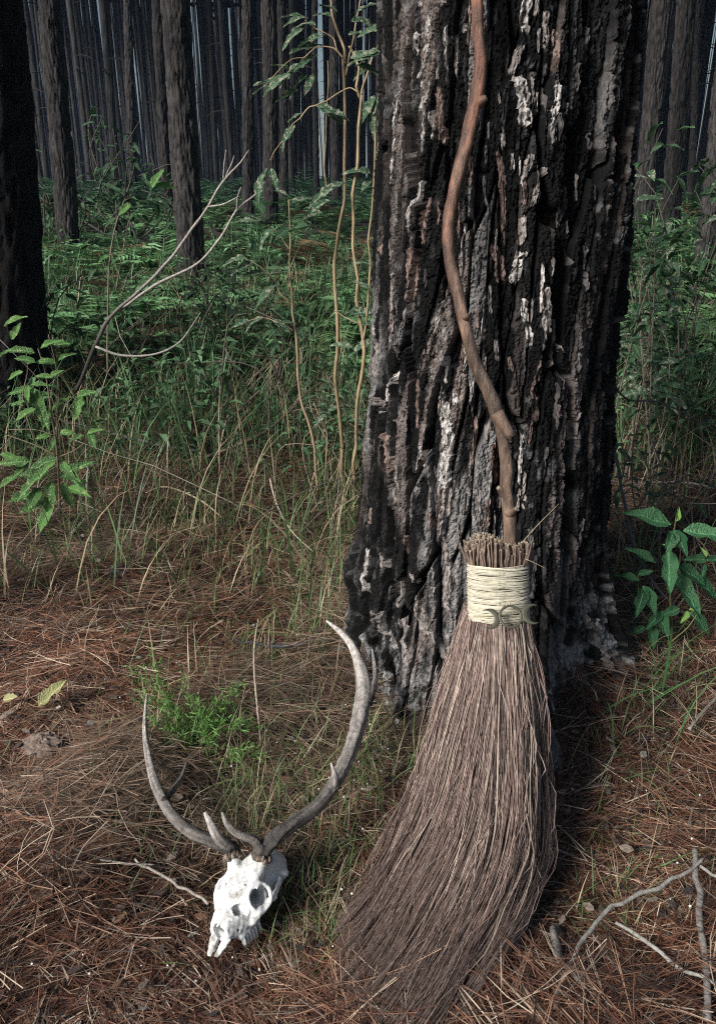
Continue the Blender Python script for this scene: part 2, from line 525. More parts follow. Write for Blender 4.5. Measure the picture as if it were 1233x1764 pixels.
# angular samples: denser on the camera side
th_f = np.linspace(math.radians(-185), math.radians(5), 330, endpoint=False)
th_b = np.linspace(math.radians(5), math.radians(175), 70, endpoint=False)
TH = np.concatenate([th_f, th_b])
ZT = np.concatenate([np.linspace(-.12, 2.25, 600), np.linspace(2.25, 5, 90)[1:], np.linspace(5, 21, 60)[1:]])
TT, ZZt = np.meshgrid(TH, ZT)
h, e, idr, e2, id2 = trunk_disp(TT, ZZt)
RR = trunk_R(TT, ZZt) + h * np.interp(ZZt, [0, 3, 21], [1, 1, .3])
ax, ay = trunk_axis(ZZt)
V = np.stack([ax + RR * np.cos(TT), ay + RR * np.sin(TT), ZZt], -1)
gz = fbm(TT * 3, ZZt * 2.4, 5, 4)
uq = TT * .31
fleck = sstep(.60, .74, fbm(uq * 70, ZZt * 26, 2, 4)) * e2 * (.25 + .75 * sstep(.45, .62, fbm(uq * 9, ZZt * 3, 4, 3)))
tone = .0025 + .004 * e * idr + .004 * sstep(.5, .75, gz) + .11 * fleck * e
col = np.stack([tone * 1.02, tone * 1.0, tone * 1.0], -1)
streak = sstep(.53, .62, fbm(uq * 38 + 1.6 * np.sin(ZZt * 3), ZZt * 1.7, 1, 4)) * sstep(.40, .56, fbm(uq * 6 + 5, ZZt * 1.8, 3, 3)) * e * (.35 + .65 * sstep(-2.9, -2.2, TT)) * (.12 + .88 * sstep(-.6, -1.15, TT)) * (.35 + .65 * sstep(.35, .6, fbm(uq * 90, ZZt * 60, 6, 3)))  # streaks fade rightward, putting the trunk's shaded side into the colour
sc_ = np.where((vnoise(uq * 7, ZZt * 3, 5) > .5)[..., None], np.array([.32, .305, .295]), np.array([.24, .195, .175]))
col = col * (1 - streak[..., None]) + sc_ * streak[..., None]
# grey-brown plates where the char has worn off; faded rightward to paint in shade
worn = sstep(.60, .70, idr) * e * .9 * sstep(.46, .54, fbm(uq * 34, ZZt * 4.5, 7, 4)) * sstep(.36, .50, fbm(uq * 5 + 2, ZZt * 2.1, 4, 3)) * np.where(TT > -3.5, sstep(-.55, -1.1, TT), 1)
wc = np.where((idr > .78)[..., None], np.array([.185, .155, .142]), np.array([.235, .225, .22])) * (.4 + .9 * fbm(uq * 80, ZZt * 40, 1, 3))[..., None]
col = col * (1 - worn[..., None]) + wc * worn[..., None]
low = sstep(.34 + .30 * np.exp(-((TT + .5) / .45) ** 2), .05, ZZt) * sstep(.40, .58, fbm(uq * 26, ZZt * 22, 3, 4)) * (.3 + .7 * e2) * (.3 + 1.0 * sstep(.35, .6, fbm(uq * 120, ZZt * 90, 5, 3)))
ash = np.array([.40, .395, .395])
col = col * (1 - low[..., None] * .85) + ash * low[..., None] * .85
rust = sstep(.72, .80, fbm(TT * 4 + 9, ZZt * 3, 6, 4)) * (1 - e) * .9
col = col * (1 - rust[..., None]) + np.array([.09, .035, .018]) * rust[..., None]
nz_, nt_ = TT.shape
i0 = (np.arange(nz_ - 1)[:, None] * nt_ + np.arange(nt_)[None, :]); i1 = (np.arange(nz_ - 1)[:, None] * nt_ + (np.arange(nt_)[None, :] + 1) % nt_)
quads = np.stack([i0, i1, i1 + nt_, i0 + nt_], -1).reshape(-1, 4)
main_tree = thing('pine_tree', (TREE_C[0], TREE_C[1], 0), 'huge charred black pine with pale flaking bark behind the broom', 'tree')
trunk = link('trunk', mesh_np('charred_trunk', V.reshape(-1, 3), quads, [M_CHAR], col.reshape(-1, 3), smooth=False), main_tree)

def hit_trunk(px, py):
    d = ray(px, py); ts = np.linspace(1.2, 3.2, 2600)
    P = CAM + d * ts[:, None]
    axx, ayy = trunk_axis(P[:, 2])
    th = np.arctan2(P[:, 1] - ayy, P[:, 0] - axx)
    inside = np.hypot(P[:, 0] - axx, P[:, 1] - ayy) < trunk_R(th, P[:, 2])
    if not inside.any(): return None
    k = np.argmax(inside)
    return th[k], P[k, 2], px_per_m(P[k])

GREY, PINK, WHITE, DARK, RED = (.25, .222, .205), (.21, .15, .128), (.46, .43, .405), (.085, .078, .075), (.13, .06, .042)
FLAKES = [
 ([(747,22),(742,62),(740,100),(728,138)],9,WHITE),([(735,140),(746,182)],17,GREY),([(750,190),(751,246)],10,WHITE),([(762,148),(768,250)],12,PINK),
 ([(705,150),(698,205)],4,WHITE),([(759,95),(761,142)],5,WHITE),([(770,-6),(769,14)],13,GREY),([(730,-8),(727,16)],11,GREY),([(801,38),(799,60)],9,GREY),
 ([(788,60),(784,112)],9,DARK),([(716,258),(712,302)],6,GREY),([(746,338),(735,422)],12,PINK),([(722,352),(726,418)],8,GREY),([(690,278),(696,312)],6,GREY),
 ([(681,388),(675,440)],8,PINK),([(906,-5),(900,62)],20,WHITE),([(899,78),(880,132)],17,GREY),([(890,130),(897,180),(901,224)],27,WHITE),([(913,132),(914,182)],7,GREY),
 ([(935,18),(938,88)],12,GREY),([(950,48),(946,132)],9,PINK),([(950,138),(942,200),(941,252)],14,WHITE),([(868,228),(868,258)],10,WHITE),
 ([(908,264),(895,312)],11,GREY),([(928,288),(906,358)],9,GREY),([(858,258),(864,330),(862,402)],13,PINK),([(897,368),(888,424)],11,GREY),
 ([(1006,48),(1000,112)],9,DARK),([(1000,148),(1005,178)],8,DARK),([(1003,225),(1006,262)],6,DARK),([(1020,228),(1018,262)],6,DARK),([(922,-6),(920,32)],9,GREY),
 ([(971,318),(960,377)],15,DARK),([(725,418),(721,522)],12,PINK),([(663,508),(668,590),(667,652)],12,GREY),([(720,520),(707,582)],7,GREY),
 ([(776,508),(754,577)],12,GREY),([(779,560),(775,592)],15,GREY),([(769,598),(773,662)],8,WHITE),([(773,688),(776,760),(769,842)],19,WHITE),
 ([(787,674),(787,697)],10,WHITE),([(729,648),(727,704)],9,PINK),([(691,638),(680,692)],13,WHITE),([(694,698),(690,734)],13,GREY),
 ([(679,738),(684,790),(690,832)],14,PINK),([(668,680),(664,742)],6,GREY),([(713,698),(708,724)],7,GREY),([(736,768),(732,802)],7,GREY),
 ([(700,788),(707,842)],5,GREY),([(796,640),(792,672)],8,GREY),([(850,418),(864,487)],20,PINK),([(895,428),(884,490)],19,WHITE),
 ([(843,488),(846,542)],8,GREY),([(853,578),(857,622)],11,GREY),([(894,508),(898,550),(902,594)],11,WHITE),([(924,488),(931,588)],15,GREY),
 ([(941,438),(935,477)],7,GREY),([(948,590),(956,606)],8,GREY),([(922,608),(910,660),(916,722)],14,PINK),([(873,608),(875,634)],8,PINK),
 ([(946,688),(944,718)],11,PINK),([(967,738),(959,782)],11,DARK),([(852,758),(848,832)],12,RED),([(863,818),(855,872)],9,GREY),([(843,848),(838,902)],12,PINK),
 ([(660,868),(660,900)],10,PINK),([(687,860),(692,908)],9,GREY),([(691,908),(684,952)],7,WHITE),([(711,912),(716,952)],9,PINK),
 ([(771,838),(768,892)],15,GREY),([(766,888),(763,922)],8,WHITE),([(765,918),(771,975),(768,1010),(776,1062)],12,GREY),([(670,948),(676,978)],8,GREY),
 ([(656,938),(652,1022)],5,WHITE),([(687,978),(690,1010),(697,1042)],11,GREY),([(704,988),(702,1012)],9,WHITE),([(720,978),(722,1002)],8,GREY),
 ([(755,998),(753,1018)],7,GREY),([(728,1022),(742,1082)],20,GREY),([(657,1048),(692,1112)],22,GREY),([(700,1058),(717,1132)],14,GREY),([(746,1062),(766,1132)],9,GREY),
 ([(975,560),(972,640)],7,DARK),([(955,640),(950,690)],6,DARK),([(990,420),(985,500)],6,DARK),([(870,150),(866,220)],9,DARK),([(832,300),(838,360)],8,DARK),
 ([(905,700),(900,760)],8,DARK),([(930,760),(926,830)],7,DARK),([(700,470),(696,540)],6,GREY),([(742,460),(738,500)],6,DARK),([(652,760),(648,830)],6,GREY),
 ([(985,1030),(1000,1100)],9,GREY),([(1010,1060),(1030,1150)],12,GREY),([(940,1110),(955,1180)],10,DARK),([(970,1180),(985,1230)],10,GREY),
 ([(1052,1070),(1066,1130),(1080,1190)],24,WHITE),([(1035,1110),(1052,1180)],13,GREY),
]
rngF = np.random.default_rng(8)
for k in range(120):                                   # many narrow silvery slivers along the ridges
    fx = rngF.uniform(680, 985); fyy = rngF.uniform(-10, 1000); ll_ = rngF.uniform(25, 95)
    FLAKES.append(([(fx, fyy), (fx + rngF.normal(0, 3) - ll_ * .05, fyy + ll_)], rngF.uniform(3.5, 8), [GREY, WHITE, PINK, DARK][rngF.choice(4, p=[.42, .22, .16, .20] if fx < 930 else [.2, .03, .07, .7])]))
for pts, wpx, tone in FLAKES:
    hits = [hit_trunk(*p) for p in pts]
    if any(hh is None for hh in hits): continue
    sc = hits[0][2]
    length = sum(math.dist(a, b) for a, b in zip(pts[:-1], pts[1:])) / sc
    K = int(np.clip(length / .006, 8, 46)); C = 9 if wpx > 8 else 7
    c = smooth_path(np.array([[hh[0] * .31, hh[1]] for hh in hits]), K)
    s = np.linspace(0, 1, K)
    prof = np.clip(np.minimum(s, 1 - s) * 9, .3, 1) ** .5
    sd = rngF.integers(0, 200)
    wl = prof * (.6 + .35 * vnoise(s * length * 30 + sd, s * 0 + sd, 1) + .5 * rngF.random(K)); wr = prof * (.6 + .35 * vnoise(s * length * 30 + sd, s * 0 + sd + 9, 2) + .5 * rngF.random(K))
    hw = wpx / 2 / sc
    wig = (vnoise(s * length * 22 + sd, s * 0, 4) - .5) * hw * .9
    f = np.linspace(-1, 1, C)
    U = c[:, :1] + wig[:, None] + np.where(f < 0, wl[:, None], wr[:, None]) * f[None, :] * hw
    Wz = np.repeat(c[:, 1:2], C, 1) + rngF.normal(0, .0022, U.shape)
    th = U / .31
    hd = trunk_disp(th, Wz)[0]
    mid = np.median(hd)
    lift = np.maximum(hd, mid * .4) + .0025 + rngF.normal(0, .0012, U.shape) + .006 * (vnoise(U * 150, Wz * 70, 2) - .3)
    lift[:, 0] -= .012; lift[:, -1] -= .012; lift[0] -= .012; lift[-1] -= .012
    r = trunk_R(th, Wz) + lift
    axx, ayy = trunk_axis(Wz)
    Vf = np.stack([axx + r * np.cos(th), ayy + r * np.sin(th), Wz], -1).reshape(-1, 3)
    q = (np.arange(K - 1)[:, None] * C + np.arange(C - 1)[None, :]).ravel()
    cc = np.array(tone) * (.35 + .95 * sstep(.25, .6, fbm(U * 110 + sd, Wz * 55, 3, 3)) * (.8 + .4 * rngF.random(U.shape))).reshape(-1, 1)
    link('bark_flake', mesh_np('bark_flake', Vf, np.stack([q, q + 1, q + C + 1, q + C], 1), [M_FLAKE], cc, smooth=False), trunk)

# ------------------------------------------------------------------ pine crowns (share one mesh)
def crown_mesh(name, z0, z1, rad, seed, nb=46, nt=26):
    g = np.random.default_rng(seed)
    mb = MB()
    zb = np.sort(g.uniform(z0, z1, nb)); az = g.uniform(0, 6.28, nb)
    Lb = rad * (1.05 - .75 * (zb - z0) / (z1 - z0)) * g.uniform(.7, 1.15, nb)
    base = np.stack([0 * zb, 0 * zb, zb], 1)
    dirv = np.stack([np.cos(az), np.sin(az), g.uniform(.05, .5, nb)], 1)
    t = np.linspace(0, 1, 5)
    P = base[:, None] + dirv[:, None] * (Lb[:, None] * t)[..., None]
    P[:, :, 2] -= (t ** 2 * .25)[None] * Lb[:, None]
    V, fs = tubes(P, (.035 * (1 - .85 * t))[None].repeat(nb, 0), 4)
    mb.add(V, fs, (.08, .06, .05))
    # needle tufts along each branch: crossing ribbons
    tt = g.uniform(.3, 1.05, (nb, nt))
    C = base[:, None] + dirv[:, None] * (Lb[:, None] * tt)[..., None]
    C[:, :, 2] -= tt ** 2 * .25 * Lb[:, None]
    C = C.reshape(-1, 3) + g.normal(0, .12, (nb * nt, 3))
    d = norm(g.normal(0, 1, (nb * nt, 3)) + [0, 0, .3])
    ln = g.uniform(.25, .5, nb * nt)
    s = np.linspace(0, 1, 3)
    P = C[:, None] + d[:, None] * (s[None] * ln[:, None])[..., None]
    V, q = ribbons(P, np.array([.05, .15, .02])[None].repeat(nb * nt, 0), norm(g.normal(0, 1, (nb * nt, 3))))
    cc = np.repeat(g.uniform(.6, 1.3, (nb * nt, 1)) * np.array([.03, .055, .025]), 6, 0)
    mb.add(V, q, cc)
    return mb
crown = link('crown', crown_mesh('crown', 12, 21.5, 3.0, 1).build('pine_crown', [M_CROWN], smooth=False), main_tree)
crown.location = (0, 0, 0)

# ------------------------------------------------------------------ pines behind: the ones that can be told apart
def bark_trunk(base, top, r0, r1, seed, nu=84, dense=5.0, cell=(.05, .16), amp=.026, tone=.085, H=21.0):
    base = np.asarray(base, float); top = np.asarray(top, float)
    z = np.concatenate([np.linspace(-.25, dense, 150), np.linspace(dense, H, 26)[1:]])
    th = np.linspace(0, 2 * math.pi, nu, endpoint=False)
    T, Z = np.meshgrid(th, z)
    circ = 2 * math.pi * r0
    u = T / (2 * math.pi) * circ
    e, idr = bark_height(u, Z, circ, cell, seed)
    e2, id2 = bark_height(u, Z, circ, (cell[0] * .4, cell[1] * .3), seed + 2)
    R = np.interp(Z, [0, .25, dense, H], [r0 * 1.25, r0 * 1.03, r1, r1 * .3]) + e * (.4 + .6 * idr) * amp + e2 * id2 * amp * .35 - amp * .6
    k = (Z / (top[2] - base[2]))
    k = np.minimum(k, 1 + (k - 1) * .3)
    cx = base[0] + (top[0] - base[0]) * k + .02 * np.sin(Z * .9 + seed); cy = base[1] + (top[1] - base[1]) * k
    V = np.stack([cx + R * np.cos(T), cy + R * np.sin(T), base[2] + Z], -1)
    g = fbm(T * 2.5, Z * 1.5, seed, 4)
    t = tone * .55 * (.25 + .75 * e * (.4 + .6 * idr)) * (.6 + .8 * g)
    col = np.stack([t * 1.06, t * .97, t * .94], -1)
    n = len(th)
    a = np.arange(len(z) - 1)[:, None] * n + np.arange(n)[None]; b_ = np.arange(len(z) - 1)[:, None] * n + (np.arange(n)[None] + 1) % n
    q = np.stack([a, b_, b_ + n, a + n], -1).reshape(-1, 4)
    return mesh_np('pine_trunk', V.reshape(-1, 3), q, [M_BARK], col.reshape(-1, 3))

CROWN_ME = crown.data
MID = [  # px x at y=0, px base (x, y), distance, radius m, tone, label
 (-42, (34, 792), 4.3, .245, .020, 'near black pine trunk cut off by the left edge behind spotted leaves'),
 (85, (120, 470), 8.4, .122, .085, 'second pine trunk from the left, grey brown, above the bushy shrub'),
 (306, (328, 500), 7.0, .132, .10, 'thick grey pine trunk standing alone left of centre among ferns'),
 (272, (292, 375), 13.0, .095, .06, 'slim dark pine just left of the thick centre-left trunk'),
 (218, (232, 345), 17.0, .10, .085, 'slim pale barked pine above the bushy shrub at left'),
 (424, (430, 395), 13.0, .10, .075, 'leftmost pine of the tight cluster right of the forked dead branch'),
 (461, (467, 398), 11.5, .12, .075, 'thickest pine of the tight cluster behind the sapling leaves'),
 (485, (490, 385), 16.0, .085, .06, 'thin dark pine at the right of the tight cluster'),
 (543, (544, 345), 21.0, .085, .05, 'thin dark pine left of the yellow sapling stems'),
 (576, (580, 385), 16.0, .105, .06, 'slim pine seen directly behind the yellow sapling stems'),
 (676, (672, 430), 9.0, .155, .085, 'brownish pine half hidden behind left edge of the charred trunk'),
 (1136, (1108, 420), 9.5, .125, .10, 'grey ridged pine nearest the right edge of the charred trunk'),
 (1178, (1152, 420), 10.2, .125, .095, 'grey ridged pine second to the right of the charred trunk'),
 (1204, (1188, 345), 19.0, .088, .06, 'thin blue grey pine third to the right of the charred trunk'),
 (1262, (1198, 520), 7.6, .092, .13, 'pale leaning pine trunk at the right edge above green ferns'),
]
for i, (xt, bpx, Y, r, tone, lab) in enumerate(MID):
    b_ = at_y(bpx[0], bpx[1], Y); b_[2] = G(b_[0], Y)
    t_ = at_y(xt, 0, Y)
    tr = thing('pine_tree', b_, lab, 'tree', 'pines told apart behind the charred tree')
    link('trunk', bark_trunk(b_, t_, r * .82, r * .72, i, nu=84 if Y < 12 else 48, tone=tone, cell=(.036, .22) if Y < 12 else (.05, .26)), tr)
    k = 1 + (16.0 / (t_[2] - b_[2]) - 1) * .3
    c = bpy.data.objects.new('crown', CROWN_ME); COL.objects.link(c); c.parent = tr
    c.location = (float((t_[0] - b_[0]) * k), 0, 0); c.rotation_euler = (0, 0, i * 1.7); c.scale = (1, 1, .95)

# the forest beyond: rows of distant pines, each one its own object
def far_tree(seed):
    g = np.random.default_rng(seed)
    n = 14; z = np.concatenate([np.linspace(-.5, 12, 46), np.linspace(12, 22, 8)[1:]])
    th = np.linspace(0, 6.283, n, endpoint=False)
    T, Z = np.meshgrid(th, z)
    R = np.interp(Z, [0, .4, 12, 22], [.125, .088, .076, .025]) * (1 + .16 * (_T[seed][:len(z), :n] - .5))
    V = np.stack([R * np.cos(T) + .05 * np.sin(Z * .4 + seed), R * np.sin(T), Z], -1)
    a = np.arange(len(z) - 1)[:, None] * n + np.arange(n)[None]; b_ = np.arange(len(z) - 1)[:, None] * n + (np.arange(n)[None] + 1) % n
    q = np.stack([a, b_, b_ + n, a + n], -1).reshape(-1, 4)
    t = .042 * (.6 + .8 * fbm(T * 2, Z * 3, seed, 3))
    mb = MB()
    mb.add(V.reshape(-1, 3), q, np.stack([t * 1.04, t, t * .97], -1).reshape(-1, 3))
    # dead branch stubs
    for k in range(9):
        zz = g.uniform(2, 12); aa = g.uniform(0, 6.28); ll = g.uniform(.2, .9)
        mb.tube([(0, 0, zz), (ll * .5 * math.cos(aa), ll * .5 * math.sin(aa), zz + .05), (ll * math.cos(aa), ll * math.sin(aa), zz - .05)], [.02, .014, .006], 4, 4, (.05, .045, .04))
    nf = mb.n
    cm = crown_mesh('c', 11.5, 22, 2.9, seed, 44, 24)
    mb.add(np.vstack(cm.V), [np.concatenate(cm.F[k]) for k in (3, 4) if cm.F[k]], np.vstack(cm.C))
    return mb.build('far_pine', [M_FARBARK], smooth=False)
FAR = [far_tree(s) for s in range(4)]
rng = np.random.default_rng(21)
placed = 0
cells = []
for gy_ in np.arange(18.5, 64, 2.3):
    for gx_ in np.arange(-48, 49, 2.45):
        x = gx_ + rng.normal(0, .55) + (gy_ * .37) % 2.45; y = gy_ + rng.normal(0, .55)
        if -(.50 * y + (9 if y < 30 else 1)) < x < .49 * y + 1: cells.append((y, x))  # wider left margin adds unseen pines that keep sun off the forest
cells.sort()
cells = [c for c in cells if rng.random() < .84]
GAPS = [(209, 219), (546, 558), (1062, 1080)]     # slots between trunks where the far light shows
for y, x in cells[:345]:
    z = float(G(x, y))
    p = np.array([x, y, z + 2.0]) - CAM
    pxx = IMW / 2 + F_PX * p[0] / np.dot(p, FWD)
    if y > 24 and any(a < pxx < b for a, b in GAPS): continue
    o = bpy.data.objects.new('distant_pine', FAR[int(rng.integers(0, 4))])
    COL.objects.link(o)
    s = rng.uniform(.8, 1.2)
    o.location = (x, y, z); o.scale = (s, s, rng.uniform(.95, 1.1))
    o.rotation_euler = (rng.normal(0, .012), rng.normal(0, .012), rng.uniform(0, 6.28))
    tag(o, 'thin dark pine deep in the blue shaded background forest', 'tree', 'distant pines of the plantation')

gq = np.random.default_rng(77)
nF = 1300
yF = gq.uniform(50, 125, nF); xF = gq.uniform(-1, 1, nF) * (.5 * yF + 2)
pF = np.stack([xF, yF, G(xF, yF) + 2.], 1) - CAM; pF = IMW / 2 + F_PX * pF[:, 0] / (pF @ FWD)
okF = ~((np.abs(pF - 214) < 4) | (np.abs(pF - 552) < 5) | (np.abs(pF - 1070) < 8))
xF, yF = xF[okF], yF[okF]; nF = len(xF)
zt = np.linspace(-.5, 24, 7)
PF = np.stack([xF[:, None] + gq.normal(0, .02, (nF, 1)) * zt, yF[:, None] + 0 * zt, G(xF, yF)[:, None] + zt], -1)
Vq, fq_ = tubes(PF, gq.uniform(.075, .13, (nF, 1)) * np.interp(zt, [0, 24], [1, .5])[None], 7, cap=False)
cq = np.repeat(gq.uniform(.02, .045, (nF, 1)) * np.array([[.97, 1, 1.06]]), 49, 0)
tag(link('far_forest', mesh_np('far_forest', Vq, fq_, [M_FARBARK], cq)), 'mass of far off pine trunks closing the background', 'forest', kind='stuff')

# ------------------------------------------------------------------ broom
br_loc = at_z(800, 1640, 0.0)
broom = thing('broom', br_loc, 'rustic besom broom with crooked wooden handle leaning on the charred pine', 'broom')
hpts = [((878, 985), 1.640, 20), ((878, 935), 1.645, 20), ((877, 890), 1.652, 20), ((871, 845), 1.665, 19), ((871, 800), 1.675, 19), ((864, 748), 1.69, 19),
        ((848, 690), 1.705, 21), ((822, 632), 1.725, 21), ((803, 575), 1.74, 19), ((789, 510), 1.76, 20), ((774, 450), 1.78, 19), ((772, 390), 1.795, 19), ((784, 320), 1.81, 20),
        ((802, 250), 1.825, 20), ((815, 190), 1.835, 21), ((823, 150), 1.84, 20), ((827, 100), 1.845, 19), ((822, 50), 1.85, 19), ((821, 0), 1.855, 18), ((816, -80), 1.865, 17), ((818, -170), 1.875, 17), ((826, -260), 1.885, 16)]
HP = np.array([at_y(p[0], p[1], Y) for p, Y, w in hpts]); HR = np.array([w / 2 * 1.02 / px_per_m(q) * 2 / 2 for (p, Y, w), q in zip(hpts, HP)])
HR = np.array([w * .55 / px_per_m(q) for (p, Y, w), q in zip(hpts, HP)])
p4 = smooth_path(np.hstack([HP, HR[:, None]]), 260)
P, R = p4[:, :3], p4[:, 3]
g = np.random.default_rng(3)
S = 18
Vh, fs = tubes(P[None], R[None], S)
Vh = Vh.reshape(260, S, 3)
ctr = P[:, None, :]
kk = np.arange(260)[:, None] / 260.; ss = np.arange(S)[None] / S
bumps = 1 + .30 * (fbm(ss * 4, kk * 34, 1, 3, 4) - .5) + .10 * (vnoise(ss * 8, kk * 90, 2, 8) - .5)
Vh = ctr + (Vh - ctr) * bumps[..., None]
tn = fbm(ss * 3, kk * 22, 4, 4, 3)
age = np.interp(kk, [0, .25, .42, .6, 1], [0, 0, .25, .75, .9]) + 0 * ss
pale = np.array([.24, .16, .115]); rusty = np.array([.23, .085, .044])
hc = pale * (1 - age[..., None]) + rusty * age[..., None]
grain = fbm(ss * 9, kk * 7, 5, 4, 9); blot = sstep(.55, .68, fbm(ss * 2 + .3, kk * 13, 6, 3, 2))
hc = hc * ((.35 + .8 * tn) * (.45 + 1.1 * grain))[..., None] * (1 - .55 * blot[..., None])
hc = hc + np.array([.16, .11, .075]) * (sstep(.6, .72, fbm(ss * 7 + 3, kk * 10, 2, 4, 7)) * .55)[..., None]
handle = link('handle', mesh_np('broom_handle', Vh.reshape(-1, 3), fs, [M_HANDLE], hc.reshape(-1, 3)), broom)
def stub(name, a, b_, ra, rb, c1, c2):
    mb = MB()
    mb.tube([a, a + (b_ - a) * .5, b_], [ra, (ra + rb) / 2, rb], 10, 7, c1)
    d = norm((b_ - a)[None])[0]
    mb.tube([b_ - d * .001, b_ + d * .0015], [rb * .96, rb * .8], 10, 2, c2)
    return link(name, mb.build(name, [M_HANDLE]), handle)
stub('branch_stub', at_y(856, 712, 1.695), at_y(879, 752, 1.665), .0165, .0125, (.125, .08, .056), (.34, .29, .22))
stub('branch_stub', at_y(876, 886, 1.648), at_y(889, 876, 1.632), .012, .0055, (.125, .08, .056), (.34, .29, .22))
stub('branch_stub', at_y(868, 850, 1.662), at_y(858, 840, 1.655), .012, .006, (.125, .08, .056), (.34, .29, .22))
stub('branch_stub', at_y(824, 176, 1.835), at_y(836, 169, 1.825), .014, .007, (.13, .065, .04), (.2, .12, .08))
stub('knot', at_y(802, 546, 1.735), at_y(807, 544, 1.722), .009, .0045, (.16, .09, .06), (.03, .02, .015))

A0 = at_y(858, 1064, 1.595); A1 = at_y(857, 972, 1.632)          # axis of the bundle through the binding
AX = norm((A1 - A0)[None])[0]; SX = np.array([1.0, 0, 0]); SY = norm(np.cross(AX, SX)[None])[0]
if SY[1] < 0: SY = -SY
HWX = 51 / px_per_m(A0); HWY = .046
# bristles: guide curves at five stations across, front layer; strands blend between them
GU = np.array([-1, -.5, 0, .5, 1.0])
GPX = [[(806, 1060), (779, 1165), (748, 1280), (716, 1390), (668, 1500), (640, 1548), (606, 1588)],
       [(832, 1063), (814, 1190), (792, 1325), (758, 1450), (702, 1565), (662, 1646), (612, 1708)],
       [(858, 1064), (856, 1205), (846, 1350), (820, 1490), (764, 1610), (712, 1708), (654, 1780)],
       [(885, 1063), (897, 1205), (902, 1360), (884, 1500), (828, 1620), (760, 1732), (692, 1812)],
       [(911, 1060), (934, 1180), (946, 1300), (955, 1410), (952, 1500), (908, 1600), (836, 1700)]]
GZ = [.548, .415, .290, .180, .105, .072, .062]
guides = np.array([[at_z(x, y, z) for (x, y), z in zip(row, GZ)] for row in GPX])      # 5,7,3
KB = 18
guides = np.array([smooth_path(gd, KB) for gd in guides])
NB = 8600
g = np.random.default_rng(11)
u = np.clip(g.uniform(-1, 1, NB) * 1.0 + g.normal(0, .03, NB), -1.06, 1.06)
v = g.uniform(0, 1, NB) ** .8
uc = np.clip(u, -1, 1)
fi = np.interp(uc, GU, np.arange(5)); i_ = np.minimum(fi.astype(int), 3); fr = (fi - i_)[:, None, None]
P = guides[i_] * (1 - fr) + guides[i_ + 1] * fr
ex = (u - uc)[:, None, None] * np.array([.05, 0, 0])
P = P + ex
t = np.linspace(0, 1, KB)
dep = v[:, None] * np.interp(t, [0, .3, .75, 1], [2 * HWY * .9, .13, .10, .06])[None]
edge = np.sqrt(np.maximum(0, 1 - uc ** 2 * .85))[:, None]
P[..., 1] += dep * edge + (1 - edge) * np.interp(t, [0, .5, 1], [HWY, .06, .03])
P[..., 2] -= dep * edge * np.interp(t, [0, .5, 1], [.0, .35, .1])
# wander, clumps and curl
ph = g.uniform(0, 6.28, (NB, 3)); fq = g.uniform(2, 9, (NB, 1))
cl = np.stack([fbm(u * 9, t[k] * 1.5 + u * 0, 2, 2) - .5 for k in range(KB)], 1)
amp = (.003 + .020 * t ** 1.4)[None]
rough = g.uniform(.3, 1.7, (NB, 1)) * (1 + 2.2 * (g.random((NB, 1)) < .07))
for a in range(3):
    P[..., a] += amp * rough * (.75, .7, .45)[a] * np.sin(ph[:, a:a + 1] + fq * t[None] * 6.28 * .5) 
P[..., 0] += cl * .045 * t[None] ** 1.2
# strands gather into wisps towards their ends
NW = 170
wid_ = g.integers(0, NW, NB)
wu_ = np.array([u[wid_ == k].mean() if (wid_ == k).any() else 0 for k in range(NW)])
order = np.argsort(u); wid_[order] = (np.arange(NB) * NW // NB)
for k in range(NW):
    m_ = wid_ == k
    half_m = np.nonzero(m_)[0]
    front = half_m[v[half_m] < .45]; back = half_m[v[half_m] >= .45]
    for grp in (front, back):
        if len(grp) < 3: continue
        cen = P[grp].mean(0, keepdims=True)
        P[grp] += (cen - P[grp]) * (np.interp(t, [0, .25, .7, 1], [0, .18, .66, .82])[None, :, None])
        P[grp] += (g.normal(0, .017, 3) * np.array([1, 1, .6]))[None, None] * (t ** 1.5)[None, :, None]
P[..., 2] += (g.random((NB, 1)) ** 3 * .03 * t[None])
ln = np.clip(g.normal(.90, .11, NB), .5, 1.08)
ln = np.where(g.random(NB) < .10, g.uniform(.45, .8, NB), ln)
tk = np.linspace(0, 1, KB)[None] * ln[:, None]
idx = np.clip(tk * (KB - 1), 0, KB - 1.001); ii0 = idx.astype(int); ff = (idx - ii0)[..., None]
over = np.maximum(0, tk - 1)[..., None]
Pn = np.take_along_axis(P, ii0[..., None], 1) * (1 - ff) + np.take_along_axis(P, np.minimum(ii0 + 1, KB - 1)[..., None], 1) * ff
Pn = Pn + over * (P[:, -1:] - P[:, -3:-2]) * 3
Pn[..., 2] = np.maximum(Pn[..., 2], .030 + .02 * g.random((NB, 1)))
r0 = g.uniform(.0006, .0013, NB)
Rb = r0[:, None] * np.interp(t, [0, .6, 1], [1.25, .95, .35])[None]
Vb, fb = tubes(Pn, Rb, 3, cap=False)
pal = np.array([(.265, .190, .160), (.18, .122, .105), (.36, .28, .235), (.105, .069, .060), (.48, .40, .33)])
pc = pal[g.choice(5, NB, p=[.34, .27, .22, .12, .05])] * g.uniform(.5, 1.5, (NB, 1))
Cb = (pc[:, None, None, :] * np.interp(t, [0, .5, 1], [1.05, 1.0, .95])[None, :, None, None] * np.ones((1, 1, 3, 1))).reshape(-1, 3)
bristles = link('bristles', mesh_np('broom_bristles', Vb, fb, [M_BRISTLE], Cb), broom)
tag(bristles, kind='stuff')
